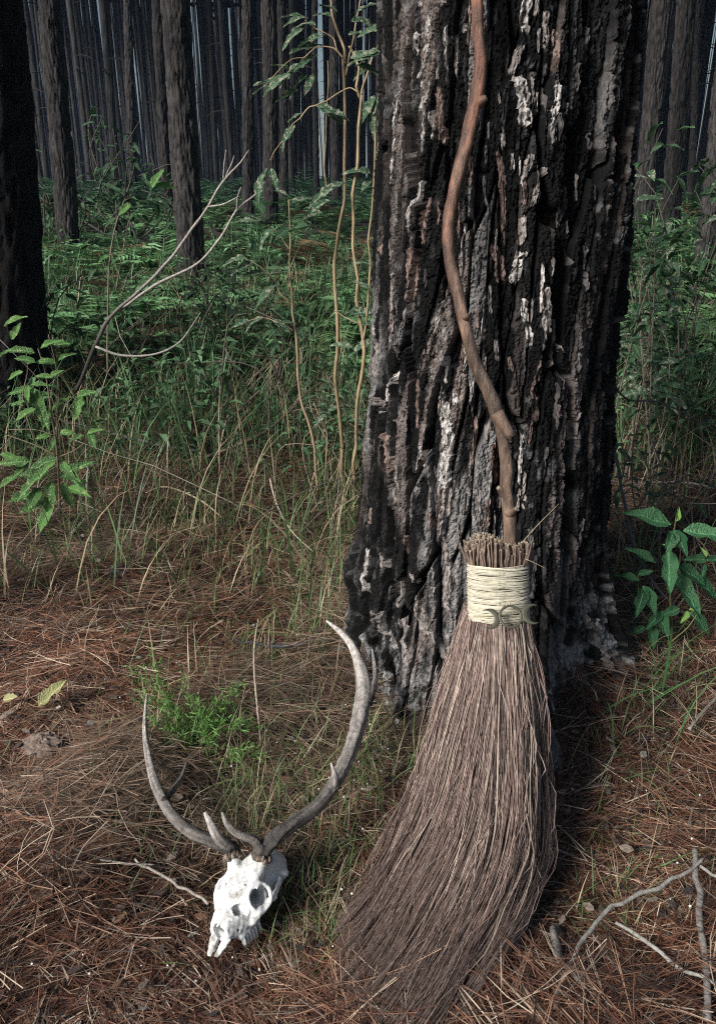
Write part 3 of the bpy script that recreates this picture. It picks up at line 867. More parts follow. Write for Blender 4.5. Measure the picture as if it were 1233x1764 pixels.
# forty pale, thicker stalks that stand out one by one
sel = np.argsort(v + g.random(NB) * .3)[:3000]
sel = g.choice(sel, 34, replace=False)
for k in sel:
    Q = Pn[k].copy(); Q[:, 1] -= .006; Q[:, 2] += .006
    Vq, fq_ = tubes(Q[None], (Rb[k] * 1.3)[None], 5)
    link('bristle', mesh_np('bristle', Vq, fq_, [M_BRISTLE], np.array((.33, .265, .215)) * g.uniform(.6, 1.0)), broom)
# cut stalk ends above the binding
NS = 520
su = g.uniform(-1, 1, NS); sv = g.uniform(-1, 1, NS) * np.sqrt(1 - su ** 2 * .9)
top = np.interp(su, [-1, -.5, -.1, .3, 1], [.050, .070, .062, .048, .054]) * g.uniform(.55, 1.12, NS)
b0 = A1 + SX * (su * HWX * .94)[:, None] + SY * (sv * HWY)[:, None] - AX * .02
b1 = b0 + AX * (top + .02)[:, None] + SX * (su * .006 + g.normal(0, .005, NS))[:, None] + SY * g.normal(0, .004, NS)[:, None]
bm_ = b0 * .5 + b1 * .5 + g.normal(0, .0015, (NS, 3))
r0 = g.uniform(.0010, .0024, NS)
Vs, fs = tubes(np.stack([b0, bm_, b1 - AX * .004, b1], 1), np.stack([r0, r0, r0, r0], 1), 5)
cs = np.array([(.17, .12, .095), (.21, .15, .115), (.12, .08, .065)])[g.choice(3, NS)][:, None, None, :] * g.uniform(.8, 1.2, (NS, 1, 1, 1))
cs = np.repeat(np.repeat(cs, 4, 1), 5, 2).copy()
cs[:, 3:] = np.array([.40, .33, .23]) * g.uniform(.6, 1.1, (NS, 1, 1, 1))
tag(link('cut_stalks', mesh_np('cut_stalks', Vs, fs, [M_BRISTLE], cs.reshape(-1, 3)), broom), kind='stuff')
mb = MB()
mb.tube([at_y(896, 938, 1.60), at_y(925, 905, 1.60), at_y(962, 868, 1.62)], [.0012, .001, .0006], 4, 6, (.3, .24, .16))
link('stray_stalk', mb.build('stray_stalk', [M_BRISTLE]), broom)
mb = MB()
mb.tube([at_y(905, 963, 1.60), at_y(925, 972, 1.60), at_y(942, 981, 1.60)], [.0012, .001, .0008], 4, 6, (.3, .24, .16))
link('stray_stalk', mb.build('stray_stalk', [M_BRISTLE]), broom)
# twine binding: loop upon loop
mb = MB()
NL = 76
Ltot = float(np.linalg.norm(A1 - A0))
a = np.linspace(0, 2 * math.pi, 49)
for k in range(NL):
    f = k / (NL - 1)
    for lay in range(2):
        tilt = g.normal(0, .0018); c = A0 + AX * (f * Ltot + g.normal(0, .0006))
        gx_ = HWX * (1.0 + .02 * lay + g.normal(0, .006)) ; gy__ = HWY * (1.08 + .05 * lay + g.normal(0, .01))
        pth = c + np.outer(np.cos(a) * gx_, SX) + np.outer(np.sin(a) * gy__, SY) + np.outer(np.cos(a + g.uniform(0, 6.28)) * (.0018 + abs(tilt)) + .0012 * np.sin(a * 3 + g.uniform(0, 6)), AX)
        Vt, ft = tubes(pth[None], np.full((1, 49), .00100 * g.uniform(.8, 1.3)), 5, cap=False)
        mb.add(Vt, ft, np.array([.60, .56, .44]) * g.uniform(.78, 1.12))
for sgn, y0, y1 in ((1, .012, .032), (1, .010, .040)):               # loose diagonal turn at lower right
    a2 = np.linspace(-2.6, 0.2, 20)
    pth = A0 + np.outer(np.cos(a2) * HWX * 1.04, SX) + np.outer(np.sin(a2) * HWY * 1.2, SY) + np.outer(np.linspace(y0, y1, 20), AX)
    Vt, ft = tubes(pth[None], np.full((1, 20), .0017), 5); mb.add(Vt, ft, (.42, .38, .28))
link('twine_binding', mb.build('twine_binding', [M_TWINE]), broom)

# ------------------------------------------------------------------ triple moon charm tied to the binding
cc = at_y(879, 1062, 1.520)
ch = thing('moon_charm', cc, 'dull brass triple moon charm tied at the bottom of the twine binding', 'charm')
s1 = 1 / px_per_m(cc)
EX = norm((RGT + UPV * .03)[None])[0]; EY = norm((UPV * .9 + FWD * .3)[None])[0]; EY = norm((EY - EX * np.dot(EX, EY))[None])[0]
EN = np.cross(EX, EY)
def flat_shape(outer, inner, th=.0016):
    """strip between two closed/open outlines (px units about the charm centre), extruded"""
    o = np.array(outer) * s1; i = np.array(inner) * s1
    n = len(o)
    W = lambda q, d: cc + np.outer(q[:, 0], EX) + np.outer(q[:, 1], EY) + EN * d
    bev = .0007
    oi = o + (i - o) * .10; ioi = i + (o - i) * .10
    rows = [W(o, -th + bev), W(o, th - bev), W(oi, th), W(ioi, th), W(i, th - bev), W(i, -th + bev), W(ioi, -th), W(oi, -th)]
    V = np.vstack(rows); Fq = []
    for k in range(8):
        k2 = (k + 1) % 8
        for j in range(n - 1): Fq.append((k * n + j, k * n + j + 1, k2 * n + j + 1, k2 * n + j))
    return V, np.array(Fq)
an = np.linspace(0, 2 * math.pi, 49)
V_, F_ = flat_shape(np.stack([20.5 * np.cos(an), 20.5 * np.sin(an)], 1), np.stack([16.2 * np.cos(an), 16.2 * np.sin(an)], 1), .0022)
link('ring', mesh_np('ring', V_, F_, [M_BRASS]), ch)
def crescent(cx, cy, sgn, name):
    a1 = np.linspace(math.radians(-128), math.radians(128), 33)
    o = np.stack([cx + sgn * 18 * np.cos(a1), cy + 18 * np.sin(a1)], 1)
    # inner arc: circle shifted outward through the same horn tips
    tip = o[0] - np.array([cx, cy]); tx = abs(tip[0]); ty = abs(tip[1])
    sh = 7.0; rx = tx - sh; ri = math.hypot(tx - sh, ty); am = math.atan2(ty, -rx) if False else math.pi - math.atan2(ty, abs(rx)) if rx > 0 else math.atan2(ty, sh - tx)
    a2 = np.linspace(-am, am, 33)
    i = np.stack([cx - sgn * sh + sgn * ri * np.cos(a2), cy + ri * np.sin(a2)], 1)
    V_, F_ = flat_shape(o, i, .0018)
    link('crescent', mesh_np(name, V_, F_, [M_BRASS]), ch)
crescent(-36.0, -3, 1, 'crescent')
crescent(37.0, 3, -1, 'crescent')
mb = MB()
mb.tube([cc + EY * 18 * s1 - EN * .004, cc + EY * 22 * s1 + EN * .004, cc + EY * 24 * s1 - EX * .005, cc + EY * 20 * s1 - EX * .008 + EN * .003, cc + EY * 17 * s1 - EX * .006 - EN * .003], .0013, 5, 16, (.5, .45, .33))
mb.tube([cc + EY * 22 * s1, cc + EY * 26 * s1 + EX * 14 * s1, cc + EY * 34 * s1 + EX * 30 * s1 - EN * .01], .0013, 5, 10, (.5, .45, .33))
link('tie_thread', mb.build('tie_thread', [M_TWINE]), ch)

# ------------------------------------------------------------------ deer skull: signed distance field -> surface nets
def surface_nets(F, org, h):
    nx, ny, nz = F.shape
    neg = F < 0
    c = np.zeros((nx - 1, ny - 1, nz - 1), int)
    corners = [(a, b, d) for a in (0, 1) for b in (0, 1) for d in (0, 1)]
    for a, b_, d in corners: c += neg[a:nx - 1 + a, b_:ny - 1 + b_, d:nz - 1 + d]
    act = (c > 0) & (c < 8)
    I = np.full(act.shape, -1); I[act] = np.arange(act.sum())
    ci, cj, ck = np.nonzero(act)
    acc = np.zeros((len(ci), 3)); cnt = np.zeros(len(ci))
    for p in range(8):
        for q in range(p + 1, 8):
            A, B = np.array(corners[p]), np.array(corners[q])
            if np.abs(A - B).sum() != 1: continue
            fa = F[ci + A[0], cj + A[1], ck + A[2]]; fb = F[ci + B[0], cj + B[1], ck + B[2]]
            m = (fa < 0) != (fb < 0)
            tt = np.where(m, fa / np.where(m, fa - fb, 1), 0)
            acc += np.where(m[:, None], A + (B - A) * tt[:, None], 0); cnt += m
    V = (np.stack([ci, cj, ck], 1) + acc / cnt[:, None]) * h + org
    quads = []
    for ax_ in range(3):
        o1, o2 = [(1, 2), (2, 0), (0, 1)][ax_]
        sl = [slice(None)] * 3; sl2 = [slice(None)] * 3
        sl[ax_] = slice(0, -1); sl2[ax_] = slice(1, None)
        a = neg[tuple(sl)]; b_ = neg[tuple(sl2)]
        idx = np.argwhere(a != b_)
        ok = (idx[:, o1] > 0) & (idx[:, o2] > 0) & (idx[:, o1] < F.shape[o1] - 1) & (idx[:, o2] < F.shape[o2] - 1)
        idx = idx[ok]
        e1 = np.zeros(3, int); e1[o1] = 1; e2 = np.zeros(3, int); e2[o2] = 1
        g4 = [I[tuple((idx - e1 - e2).T)], I[tuple((idx - e2).T)], I[tuple(idx.T)], I[tuple((idx - e1).T)]]
        q = np.stack(g4, 1)
        flip = ~a[tuple(idx.T)]
        q[flip] = q[flip][:, ::-1]
        quads.append(q)
    q = np.vstack(quads)
    return V, q[(q >= 0).all(1)]

def smin(a, b_, k):
    hh = np.clip(.5 + .5 * (b_ - a) / k, 0, 1)
    return b_ * (1 - hh) + a * hh - k * hh * (1 - hh)
def smax(a, b_, k): return -smin(-a, -b_, k)

MUZ = .62          # muzzle length factor
def fy(y): return 30 + (y - 30) * MUZ if y > 30 else y
def skull_field(X, Y, Z):
    xs = np.abs(X)
    Y = np.where(Y > 30, 30 + (Y - 30) / MUZ, Y)
    def ell(c, r):
        k0 = np.sqrt(((xs - c[0]) / r[0]) ** 2 + ((Y - c[1]) / r[1]) ** 2 + ((Z - c[2]) / r[2]) ** 2)
        return (k0 - 1) * min(r)
    def cap(a, b_, ra, rb=None, sq=(1, 1, 1)):
        rb = ra if rb is None else rb
        a = np.array(a, float); b_ = np.array(b_, float); d = b_ - a
        px, py, pz = xs - a[0], Y - a[1], Z - a[2]
        tt = np.clip((px * d[0] + py * d[1] + pz * d[2]) / np.dot(d, d), 0, 1)
        q = np.sqrt(((px - tt * d[0]) / sq[0]) ** 2 + ((py - tt * d[1]) / sq[1]) ** 2 + ((pz - tt * d[2]) / sq[2]) ** 2)
        return q - (ra + (rb - ra) * tt)
    # face wedge: half width and roof/floor heights vary along the snout
    hw = np.interp(Y, [-120, -60, -20, 10, 35, 60, 90, 115, 140], [26, 40, 47, 52, 45, 37, 29, 23, 18])
    roof = np.interp(Y, [-120, -90, -60, -30, 0, 30, 60, 100, 115, 140], [30, 52, 60, 58, 54, 47, 39, 29, 24, 10])
    flr = np.interp(Y, [-120, -60, -10, 20, 90, 110, 140], [0, -8, -18, -26, -24, -14, -12])
    zc = (roof + flr) / 2; zh = (roof - flr) / 2
    # rounded superellipse section
    q = ((xs / hw) ** 3 + (np.abs(Z - zc) / zh) ** 3) ** (1 / 3.)
    f = (q - 1) * np.minimum(hw, zh) * .9
    f = np.maximum(f, Y - 122); f = np.maximum(f, -Y - 112)
    f = smin(f, ell((0, -70, 26), (42, 50, 38)), 10)                       # braincase
    f = smin(f, cap((14, -112, 18), (36, -88, 6), 13), 8)                  # occiput / ear base
    # temple hollow behind the orbit
    f = smax(f, -ell((56, -46, 24), (20, 28, 26)), 6)
    # brow
    f = smin(f, cap((34, -16, 52), (52, 10, 40), 8, 7), 10)
    # orbit: hollow, then rim ring
    oc = np.array([52., 10., 26.]); on = norm(np.array([[.88, .30, .30]]))[0]
    f = smax(f, -(np.sqrt((xs - 46) ** 2 + (Y - 9) ** 2 + (Z - 25) ** 2) - 22), 2)
    px, py, pz = xs - oc[0], Y - oc[1], Z - oc[2]
    al = px * on[0] + py * on[1] + pz * on[2]
    rad = np.sqrt(np.maximum(px ** 2 + py ** 2 + pz ** 2 - al ** 2, 1e-6))
    ring = np.sqrt((rad - 25) ** 2 + (al * .8) ** 2) - 4.0
    f = smin(f, ring, 4)
    f = smax(f, -cap((46, 8, 25), (14, -4, 16), 17, 12), 3)
    # cheek arch and its root
    f = smin(f, cap((52, 26, 4), (56, -24, 2), 4.5, 4.5, (1, 1, 1.5)), 5)
    f = smin(f, cap((56, -24, 2), (46, -66, 8), 4.5, 5, (1, 1, 1.4)), 5)
    f = smin(f, cap((40, 40, -6), (52, 22, 4), 9, 6), 8)
    # opening in front of the eye, nasal passage, small canals
    f = smax(f, -ell((28, 60, 27), (16, 19, 10)), 2)
    f = smax(f, -ell((36, 52, 20), (10, 9, 8)), 2)
    f = smax(f, -ell((0, 122, 6), (13.5, 40, 16)), 2)
    f = smax(f, -ell((0, 66, 8), (15, 62, 18)), 2)
    f = smax(f, -cap((30, 60, 27), (6, 58, 12), 8, 8), 2)
    f = smax(f, -(np.sqrt((xs - 24) ** 2 + (Y - 6) ** 2) - 3.0 + 0 * Z + np.maximum(0, 44 - Z)), 1)
    f = smax(f, -(np.sqrt((Y - 88) ** 2 + (Z + 4) ** 2) - 3.2 + np.maximum(0, 20 - xs)), 1)
    # nasal bone tips over the opening
    f = smin(f, cap((7, 80, 31), (5, 128, 23), 5.5, 2.2, (1.2, 1, .7)), 4)
    # muzzle prongs
    f = smin(f, cap((19, 96, 4), (15, 135, -6), 6.5, 6, (.8, 1, 1.3)), 5)
    f = smin(f, cap((16, 126, -6), (9, 172, -17), 7.0, 4.0, (1.5, 1, .75)), 4)
    f = smin(f, cap((15, 108, -10), (7, 158, -17), 4.0, 3.5, (1.5, 1, .5)), 3)
    # tooth row ridge
    f = smin(f, cap((29, 14, -22), (25, 84, -22), 7, 6), 5)
    # pedicles
    f = smin(f, cap((30, -30, 52), (38, -44, 72), 15, 13.0), 9)
    # sutures
    f = f + .9 * np.exp(-(X / 1.2) ** 2) * (Z > 20) * (Y > -30)
    f = f + 1.1 * np.exp(-((Y - 28 - 6 * np.sin(xs * .35)) / 1.2) ** 2) * (Z > 30) * (xs < 26)
    n = np.sin(X * .31 + 1) * np.sin(Y * .27) * np.sin(Z * .29 + 2)
    return f + .7 * n
hS = 1.6
gxs = np.arange(-72, 73, hS); gys = np.arange(-132, 190, hS); gzs = np.arange(-42, 106, hS)
X3, Y3, Z3 = np.meshgrid(gxs, gys, gzs, indexing='ij')
Vk, Qk = surface_nets(skull_field(X3, Y3, Z3), np.array([gxs[0], gys[0], gzs[0]]), hS)
NOSE = norm(np.array([[-.44, -.88, .08]]))[0]
LAT = np.array([.86, -.36, .36]); LAT = norm((LAT - NOSE * np.dot(LAT, NOSE))[None])[0]
DOR = np.cross(LAT, NOSE)
SK = 1.06e-3
SK_O = at_z(411, 1540, .095)
def sk(p): 
    p = np.asarray(p, float)
    return SK_O + SK * (p[..., :1] * LAT + p[..., 1:2] * NOSE + p[..., 2:3] * DOR)
if DOR[2] < 0: DOR = -DOR
Vw = sk(Vk - np.array([0, 10, 30]))
skull_base = np.array([SK_O[0], SK_O[1], 0.0])
skull = thing('deer_skull', skull_base, 'bleached white deer skull with branching antlers lying on pine needles', 'skull')
cran = link('cranium', mesh_np('cranium', Vw, Qk, [M_BONE]), skull)
def skp(x, y, z): return sk(np.array([x, y - 10., z - 30.]))
for sgn in (-1, 1):
    for k in range(6):
        yy = fy(16 + k * 12.5); xx = sgn * (30 - k * .8); ht = 22 - k * 1.6
        rows = []
        for lv, (zz, hx, hy) in enumerate([(-22, 6, 4.2), (-28, 6.4, 4.5), (-29 - ht * .55, 5.6, 4.2), (-29 - ht, 4.0, 3.4), (-27.5 - ht, 1.5, 1.6)]):
            aa = np.linspace(0, 2 * math.pi, 10, endpoint=False)
            pinch = 1 - .22 * np.abs(np.sin(aa)) * (lv < 4)
            cusp = (1.6 * np.cos(2 * aa + k)) * (lv == 3)
            rows.append(np.stack([xx + hx * np.cos(aa), yy + hy * np.sin(aa) * pinch, zz + cusp], 1))
        Vt = sk(np.vstack(rows) - np.array([0, 10., 30.]))
        n = 10
        q = [(l * n + j, l * n + (j + 1) % n, (l + 1) * n + (j + 1) % n, (l + 1) * n + j) for l in range(4) for j in range(n)]
        link('tooth', mesh_np('tooth', Vt, [np.array(q), np.array([[40 + j, 40 + (j + 1) % 10, 40 + (j + 5) % 10] for j in range(10)])], [M_BONE]), skull)

def antler_part(name, pts, rad, parent, seed, K=None, S=20, tipw=True, dark=.0):
    pts = np.array(pts, float); rad = np.array(rad, float)
    K = K or 14 * len(pts)
    p4 = smooth_path(np.hstack([pts, rad[:, None]]), K)
    P, R = p4[:, :3], p4[:, 3]
    Va, fa = tubes(P[None], R[None], S)
    Va = Va.reshape(K, S, 3)
    kk = np.arange(K)[:, None]; ss = np.arange(S)[None]
    gro = vnoise(ss * 1.0 + .25 * np.sin(kk * .05), kk * .05, seed, None)
    bead = np.maximum(0, vnoise(ss * 1.0, kk * .45, seed + 1) - .6) * np.interp(kk / K, [0, .45, 1], [1.2, .5, 0])
    rid = 1 + .34 * (gro - .5) + .10 * (vnoise(ss * 1.0, kk * .5, seed + 1) - .5) + .5 * bead
    Va = P[:, None] + (Va - P[:, None]) * rid[..., None]
    s = np.linspace(0, 1, K)[:, None]
    dk = np.interp(s, [0, .12, .35, .9, 1], [.16, .28, .62, 1.0, 1.25]) if tipw else np.full_like(s, .3)
    base = np.array([.40, .365, .335])
    tone_ = dk * (.30 + .75 * gro + .6 * vnoise(ss * 1.2, kk * .16, seed + 2))
    col = base * (tone_ * (1 - dark))[..., None]
    col = col * (1 + .3 * (1 - dk)[..., None] * np.array([.1, -.05, -.12]))
    o = link(name, mesh_np(name, Va.reshape(-1, 3), fa, [M_ANTLER], col.reshape(-1, 3)), parent)
    return o
pL = skp(-37, -42, 70); pR = skp(37, -42, 70); pL2 = skp(-42, -52, 86); pR2 = skp(42, -52, 86)      # pedicle tops: image left, image right
def AY(lst): return [at_y(x, y, Y) for x, y, Y in lst]
def rr(ws, pts): return [w * .77 / 2 / px_per_m(p) for w, p in zip(ws, pts)]
def AZ(lst): return [at_z(x, y, z) for x, y, z in lst]
ptsR = [pR, pR2] + AZ([(478, 1440, .175), (506, 1418, .175), (548, 1386, .175), (583, 1338, .18), (606, 1285, .19), (620, 1232, .21), (626, 1185, .23), (614, 1128, .27), (592, 1094, .30), (562, 1069, .32)])
aR = antler_part('antler', ptsR, rr([33, 35, 32, 31, 29, 29, 31, 33, 36, 24, 15, 4], ptsR), skull, 1)
q = AZ([(574, 1362, .18), (577, 1340, .21), (570, 1314, .24)]); antler_part('tine', q, rr([20, 14, 4], q), aR, 2)
q = AZ([(632, 1212, .22), (643, 1180, .23), (645, 1155, .24), (641, 1118, .26)]); antler_part('tine', q, rr([24, 18, 11, 3], q), aR, 3)
q = [pR2] + AZ([(436, 1446, .19), (408, 1436, .205), (392, 1420, .215), (383, 1399, .23)]); antler_part('brow_tine', q, rr([24, 20, 16, 13, 6], q), aR, 4, dark=.35)  # darker colour stands in for the shadow this tine lies in
ptsL = [pL, pL2] + AZ([(358, 1446, .16), (328, 1433, .155), (296, 1404, .15), (272, 1360, .145), (257, 1310, .14), (250, 1255, .14), (253, 1196, .16)])
aL = antler_part('antler', ptsL, rr([31, 33, 29, 27, 24, 21, 17, 12, 4], ptsL), skull, 5)
q = [pL2] + AZ([(374, 1440, .19), (361, 1415, .21), (353, 1399, .225)]); antler_part('brow_tine', q, rr([26, 21, 15, 7], q), aL, 6)
q = AZ([(283, 1382, .155), (292, 1368, .14), (312, 1340, .12), (322, 1312, .11)]); antler_part('tine', q, rr([17, 14, 10, 3], q), aL, 7, dark=.5)
for base, seed, par in ((pL, 1, aL), (pR, 2, aR)):                     # knobbly burr where antler meets bone
    g2 = np.random.default_rng(seed)
    d = norm((skp(38 * (1 if par is aR else -1), -44, 72) - skp(30 * (1 if par is aR else -1), -30, 52))[None])[0]
    e1 = norm(np.cross(d, [0, 1, .3])[None])[0]; e2 = np.cross(d, e1)
    mb = MB()
    for k in range(22):
        aa = k / 22 * 6.283
        c = base + d * (.004 + g2.normal(0, .0022)) + (e1 * math.cos(aa) + e2 * math.sin(aa)) * .0172 * g2.uniform(.93, 1.08)
        mb.tube([c - d * .004, c + d * .001 + (e1 * math.cos(aa) + e2 * math.sin(aa)) * .002, c + d * .008], [.003, g2.uniform(.0035, .0055), .002], 6, 5, np.array([.22, .17, .13]) * g2.uniform(.3, 1.5))
    link('burr', mb.build('burr', [M_ANTLER]), par)

# ------------------------------------------------------------------ sticks, twigs, branches
def stick(name, label, cat, pts, wpx, col, group=None, wob=.0015, lift=.012, Ys=None, seed=0, children=(), S=8, mat=None):
    """pts in picture px laid on the ground (or at given distances Ys)"""
    if Ys is None: P = [ground_at(x, y, lift) for x, y in pts]
    else: P = [at_y(x, y, Y) for (x, y), Y in zip(pts, Ys)]
    if np.isscalar(wpx): wpx = [wpx] * len(P)
    t = thing(name, P[0], label, cat, group)
    mb = MB(); mb.tube(P, [w * .66 / 2 / px_per_m(p) for w, p in zip(wpx, P)], S, len(P) * 9, col, wob, seed)
    link('stem', mb.build('stem', [mat or M_TWIG]), t)
    for (cp, cw, cY) in children:
        Q = [ground_at(x, y, lift) for x, y in cp] if cY is None else [at_y(x, y, Y) for (x, y), Y in zip(cp, cY)]
        mb = MB(); mb.tube(Q, [w * .72 / 2 / px_per_m(p) for w, p in zip(cw, Q)], 6, len(Q) * 5, col[-1] if isinstance(col, list) else col, wob * .6, seed + 1)
        link('side_twig', mb.build('side_twig', [mat or M_TWIG]), t)
    return t
LICH = (.26, .245, .22)
stick('fallen_stick', 'long bent lichen grey stick in the bottom right corner', 'stick', [(948, 1790), (975, 1712), (1005, 1652), (1050, 1611), (1110, 1577), (1165, 1547), (1200, 1520)], [12, 12, 12, 11, 11, 10, 7], LICH, wob=.004, lift=.075, seed=1)
stick('fallen_stick', 'short straight grey stick under the long bent stick at bottom right', 'stick', [(1052, 1632), (1085, 1655), (1125, 1684), (1165, 1716), (1240, 1740)], [8, 11, 11, 11, 10], LICH, lift=.07, seed=2)
stick('fallen_stick', 'thick grey stick running down to the bottom right corner', 'stick', [(1188, 1500), (1192, 1560), (1197, 1640), (1206, 1720), (1209, 1800)], [14, 17, 18, 19, 18], (.20, .18, .165), wob=.002, lift=.065, seed=3)
stick('fallen_stick', 'slim grey twig touching the thick stick at the lower right edge', 'stick', [(1196, 1532), (1216, 1545), (1250, 1570)], [9, 9, 8], LICH, lift=.07, seed=4)
stick('fallen_stick', 'grey stick pointing up at the right edge below the leafy plant', 'stick', [(1178, 1296), (1205, 1262), (1245, 1215)], [9, 9, 8], (.22, .185, .155), lift=.075, seed=5)
stick('rotten_branch', 'short crumbling grey branch stump at bottom right of the bristles', 'branch', [(948, 1628), (955, 1680), (966, 1735)], [17, 26, 22], (.17, .155, .14), lift=.045, wob=.006, seed=6)
stick('fallen_twig', 'pale bent twig lying left of the deer skull', 'twig', [(238, 1515), (262, 1533), (292, 1547), (330, 1568), (366, 1590)], [6, 7, 8, 8, 8], (.30, .265, .23), lift=.06, wob=.003, seed=7, children=[([(180, 1520), (225, 1521), (272, 1527)], [4, 6, 4], None)])
stick('fallen_twig', 'dark charcoal twig on the needles between the antlers', 'twig', [(405, 1131), (440, 1141), (488, 1149), (530, 1136), (566, 1107)], [5, 7, 9, 8, 5], (.045, .045, .05), lift=.07, wob=.004, seed=8, children=[([(470, 1146), (462, 1136), (458, 1128)], [5, 4, 2], None)])
stick('dry_stalk', 'thin pale stalk standing upright between the antlers', 'stalk', [(450, 1295), (446, 1240), (440, 1180), (438, 1120), (445, 1065)], [5, 6, 6, 5, 2], (.40, .33, .26), Ys=[1.72, 1.73, 1.74, 1.75, 1.76], wob=.0006, seed=9)
stick('fallen_branch', 'grey fallen branch lying across the grass at middle left', 'branch', [(105, 742), (170, 757), (230, 773), (285, 786), (345, 795)], [7, 9, 9, 9, 7], (.17, .165, .165), lift=.06, seed=10)
stick('fallen_branch', 'brown curved branch rising right from the grass below the fern', 'branch', [(290, 795), (345, 790), (400, 770), (455, 745), (495, 712), (530, 672)], [8, 10, 9, 8, 7, 4], (.15, .115, .09), Ys=[3.9, 3.9, 3.9, 3.92, 3.95, 4.0], seed=11)
stick('fallen_stick', 'short pale twig at the foot of the left root of charred trunk', 'stick', [(655, 1172), (690, 1160), (725, 1155)], [9, 13, 12], (.24, .20, .17), lift=.05, seed=12)
stick('fallen_twig', 'tan bent grass stalk arching over needles at middle left', 'stalk', [(255, 880), (290, 870), (345, 892), (385, 925)], [3, 5, 5, 3], (.34, .27, .19), lift=.09, seed=13, wob=.0005)
stick('dry_stalk', 'pale straw stalk leaning over the litter right of centre left', 'stalk', [(467, 855), (480, 905), (505, 950), (540, 985)], [6, 5, 4, 2], (.40, .34, .26), lift=.09, seed=14, wob=.0006)
stick('dry_stalk', 'thin reddish stalk standing between the skull antler and the bristles', 'stalk', [(594, 1520), (598, 1460), (602, 1392), (606, 1350)], [6, 7, 5, 2], (.24, .17, .13), Ys=[1.40, 1.42, 1.44, 1.46], seed=15, wob=.0006)
BON = (.34, .31, .28)
stick('dead_branch', 'pale leafless forked branch reaching up at middle left', 'branch',
      [(132, 672), (150, 630), (168, 588), (190, 547), (235, 505), (290, 450), (340, 382), (385, 312), (412, 280), (427, 258)], [10, 11, 11, 10, 8, 8, 7, 6, 4, 2], [(.03, .028, .026), (.05, .045, .04), (.16, .145, .13), (.30, .275, .25), (.32, .29, .26), BON],
      Ys=[3.7, 3.65, 3.6, 3.58, 3.55, 3.52, 3.5, 3.48, 3.47, 3.46], wob=.0022, seed=16,
      children=[([(205, 536), (270, 490), (340, 455), (380, 410), (408, 362), (440, 335), (456, 312)], [7, 7, 6, 6, 5, 4, 2], [3.58, 3.62, 3.66, 3.7, 3.72, 3.74, 3.75]),
                ([(165, 597), (210, 612), (268, 610), (312, 588), (346, 538)], [6, 6, 5, 4, 2], [3.6, 3.62, 3.65, 3.7, 3.72]),
                ([(385, 312), (387, 285), (390, 258)], [4, 3, 2], [3.48, 3.47, 3.46]), ([(388, 306), (400, 282), (404, 268)], [3, 3, 2], [3.48, 3.47, 3.46]),
                ([(358, 356), (385, 352), (412, 338)], [4, 4, 2], [3.49, 3.48, 3.47]), ([(408, 362), (410, 340), (416, 322)], [4, 3, 2], [3.72, 3.71, 3.7])])
stick('dead_branch', 'dark thin dead stem right of the charred trunk reaching the ground', 'branch',
      [(1042, 520), (1046, 600), (1040, 680), (1055, 760), (1072, 850), (1095, 950), (1130, 1010), (1165, 1048)], [6, 7, 8, 9, 9, 9, 8, 6], (.10, .095, .10),
      Ys=[3.0, 2.95, 2.9, 2.85, 2.75, 2.6, 2.5, 2.45], seed=17, wob=.002,
      children=[([(1046, 690), (1035, 760), (1018, 800), (1006, 850)], [5, 5, 4, 3], [2.9, 2.85, 2.8, 2.75]), ([(1042, 640), (1080, 688), (1140, 695), (1230, 742)], [5, 5, 4, 3], [2.9, 3, 3.1, 3.2]),
                ([(1000, 880), (1040, 910), (1085, 945)], [4, 5, 4], [2.6, 2.6, 2.6])])
stick('fallen_twig', 'pale thin twig lying across the litter above the right leafy plant', 'twig', [(1080, 872), (1130, 866), (1180, 866), (1240, 880)], [4, 6, 6, 6], (.27, .235, .21), lift=.10, seed=18)

# ------------------------------------------------------------------ leaves
def leaf_mesh(name, mat, wid=.34, curl=.18, fold=.22, serr=0.0, seed=0, n=9):
    """unit leaf along +Y, width along X, normal +Z; 4 quads across"""
    g = np.random.default_rng(seed)
    t = np.linspace(0, 1, n)
    w = wid * np.sin(np.pi * t ** .80) ** .85 * (1 - .25 * t) ; w[0] = .012; w[-1] = .004
    V = []
    for k in range(n):
        for f in (-1, -.5, 0, .5, 1):
            e = w[k] * (1 + (serr * (1 if k % 2 else -1) if abs(f) == 1 else 0))
            zz = fold * abs(f) * e - curl * t[k] ** 2 + g.normal(0, .010) + .03 * math.sin(k * 1.4 + f * 2 + seed)
            V.append((f * e * .5 * (1 + .1 * g.normal()) if abs(f) == 1 else f * e * .5, t[k], zz))
    q = (np.arange(n - 1)[:, None] * 5 + np.arange(4)[None]).ravel()
    return mesh_np(name, np.array(V), np.stack([q, q + 1, q + 6, q + 5], 1), [mat])
LA = [leaf_mesh('leaf_broad', M_LEAF_A, w, c, .25, 0, s) for w, c, s in ((.46, .25, 1), (.40, .12, 2), (.50, .4, 3))]
LB = [leaf_mesh('leaf_spotted', M_LEAF_B, w, c, .25, .05, s) for w, c, s in ((.42, .2, 4), (.36, .35, 5), (.46, .1, 6))]
LC = [leaf_mesh('leaf_eaten', M_LEAF_C, w, c, .2, .10, s) for w, c, s in ((.40, .3, 7), (.34, .15, 8), (.44, .45, 9))]
LD = [leaf_mesh('leaf_shrub', M_LEAF_D, w, c, .25, 0, s) for w, c, s in ((.40, .3, 10), (.32, .2, 11), (.46, .5, 12))]
LBUD = leaf_mesh('leaf_bud', M_LEAF_BUD, .40, .1, .6, 0, 13)
LFALL = [leaf_mesh('leaf_fallen', M_LEAF_DEAD, .52, -.2, .35, .06, s) for s in (14, 15)]

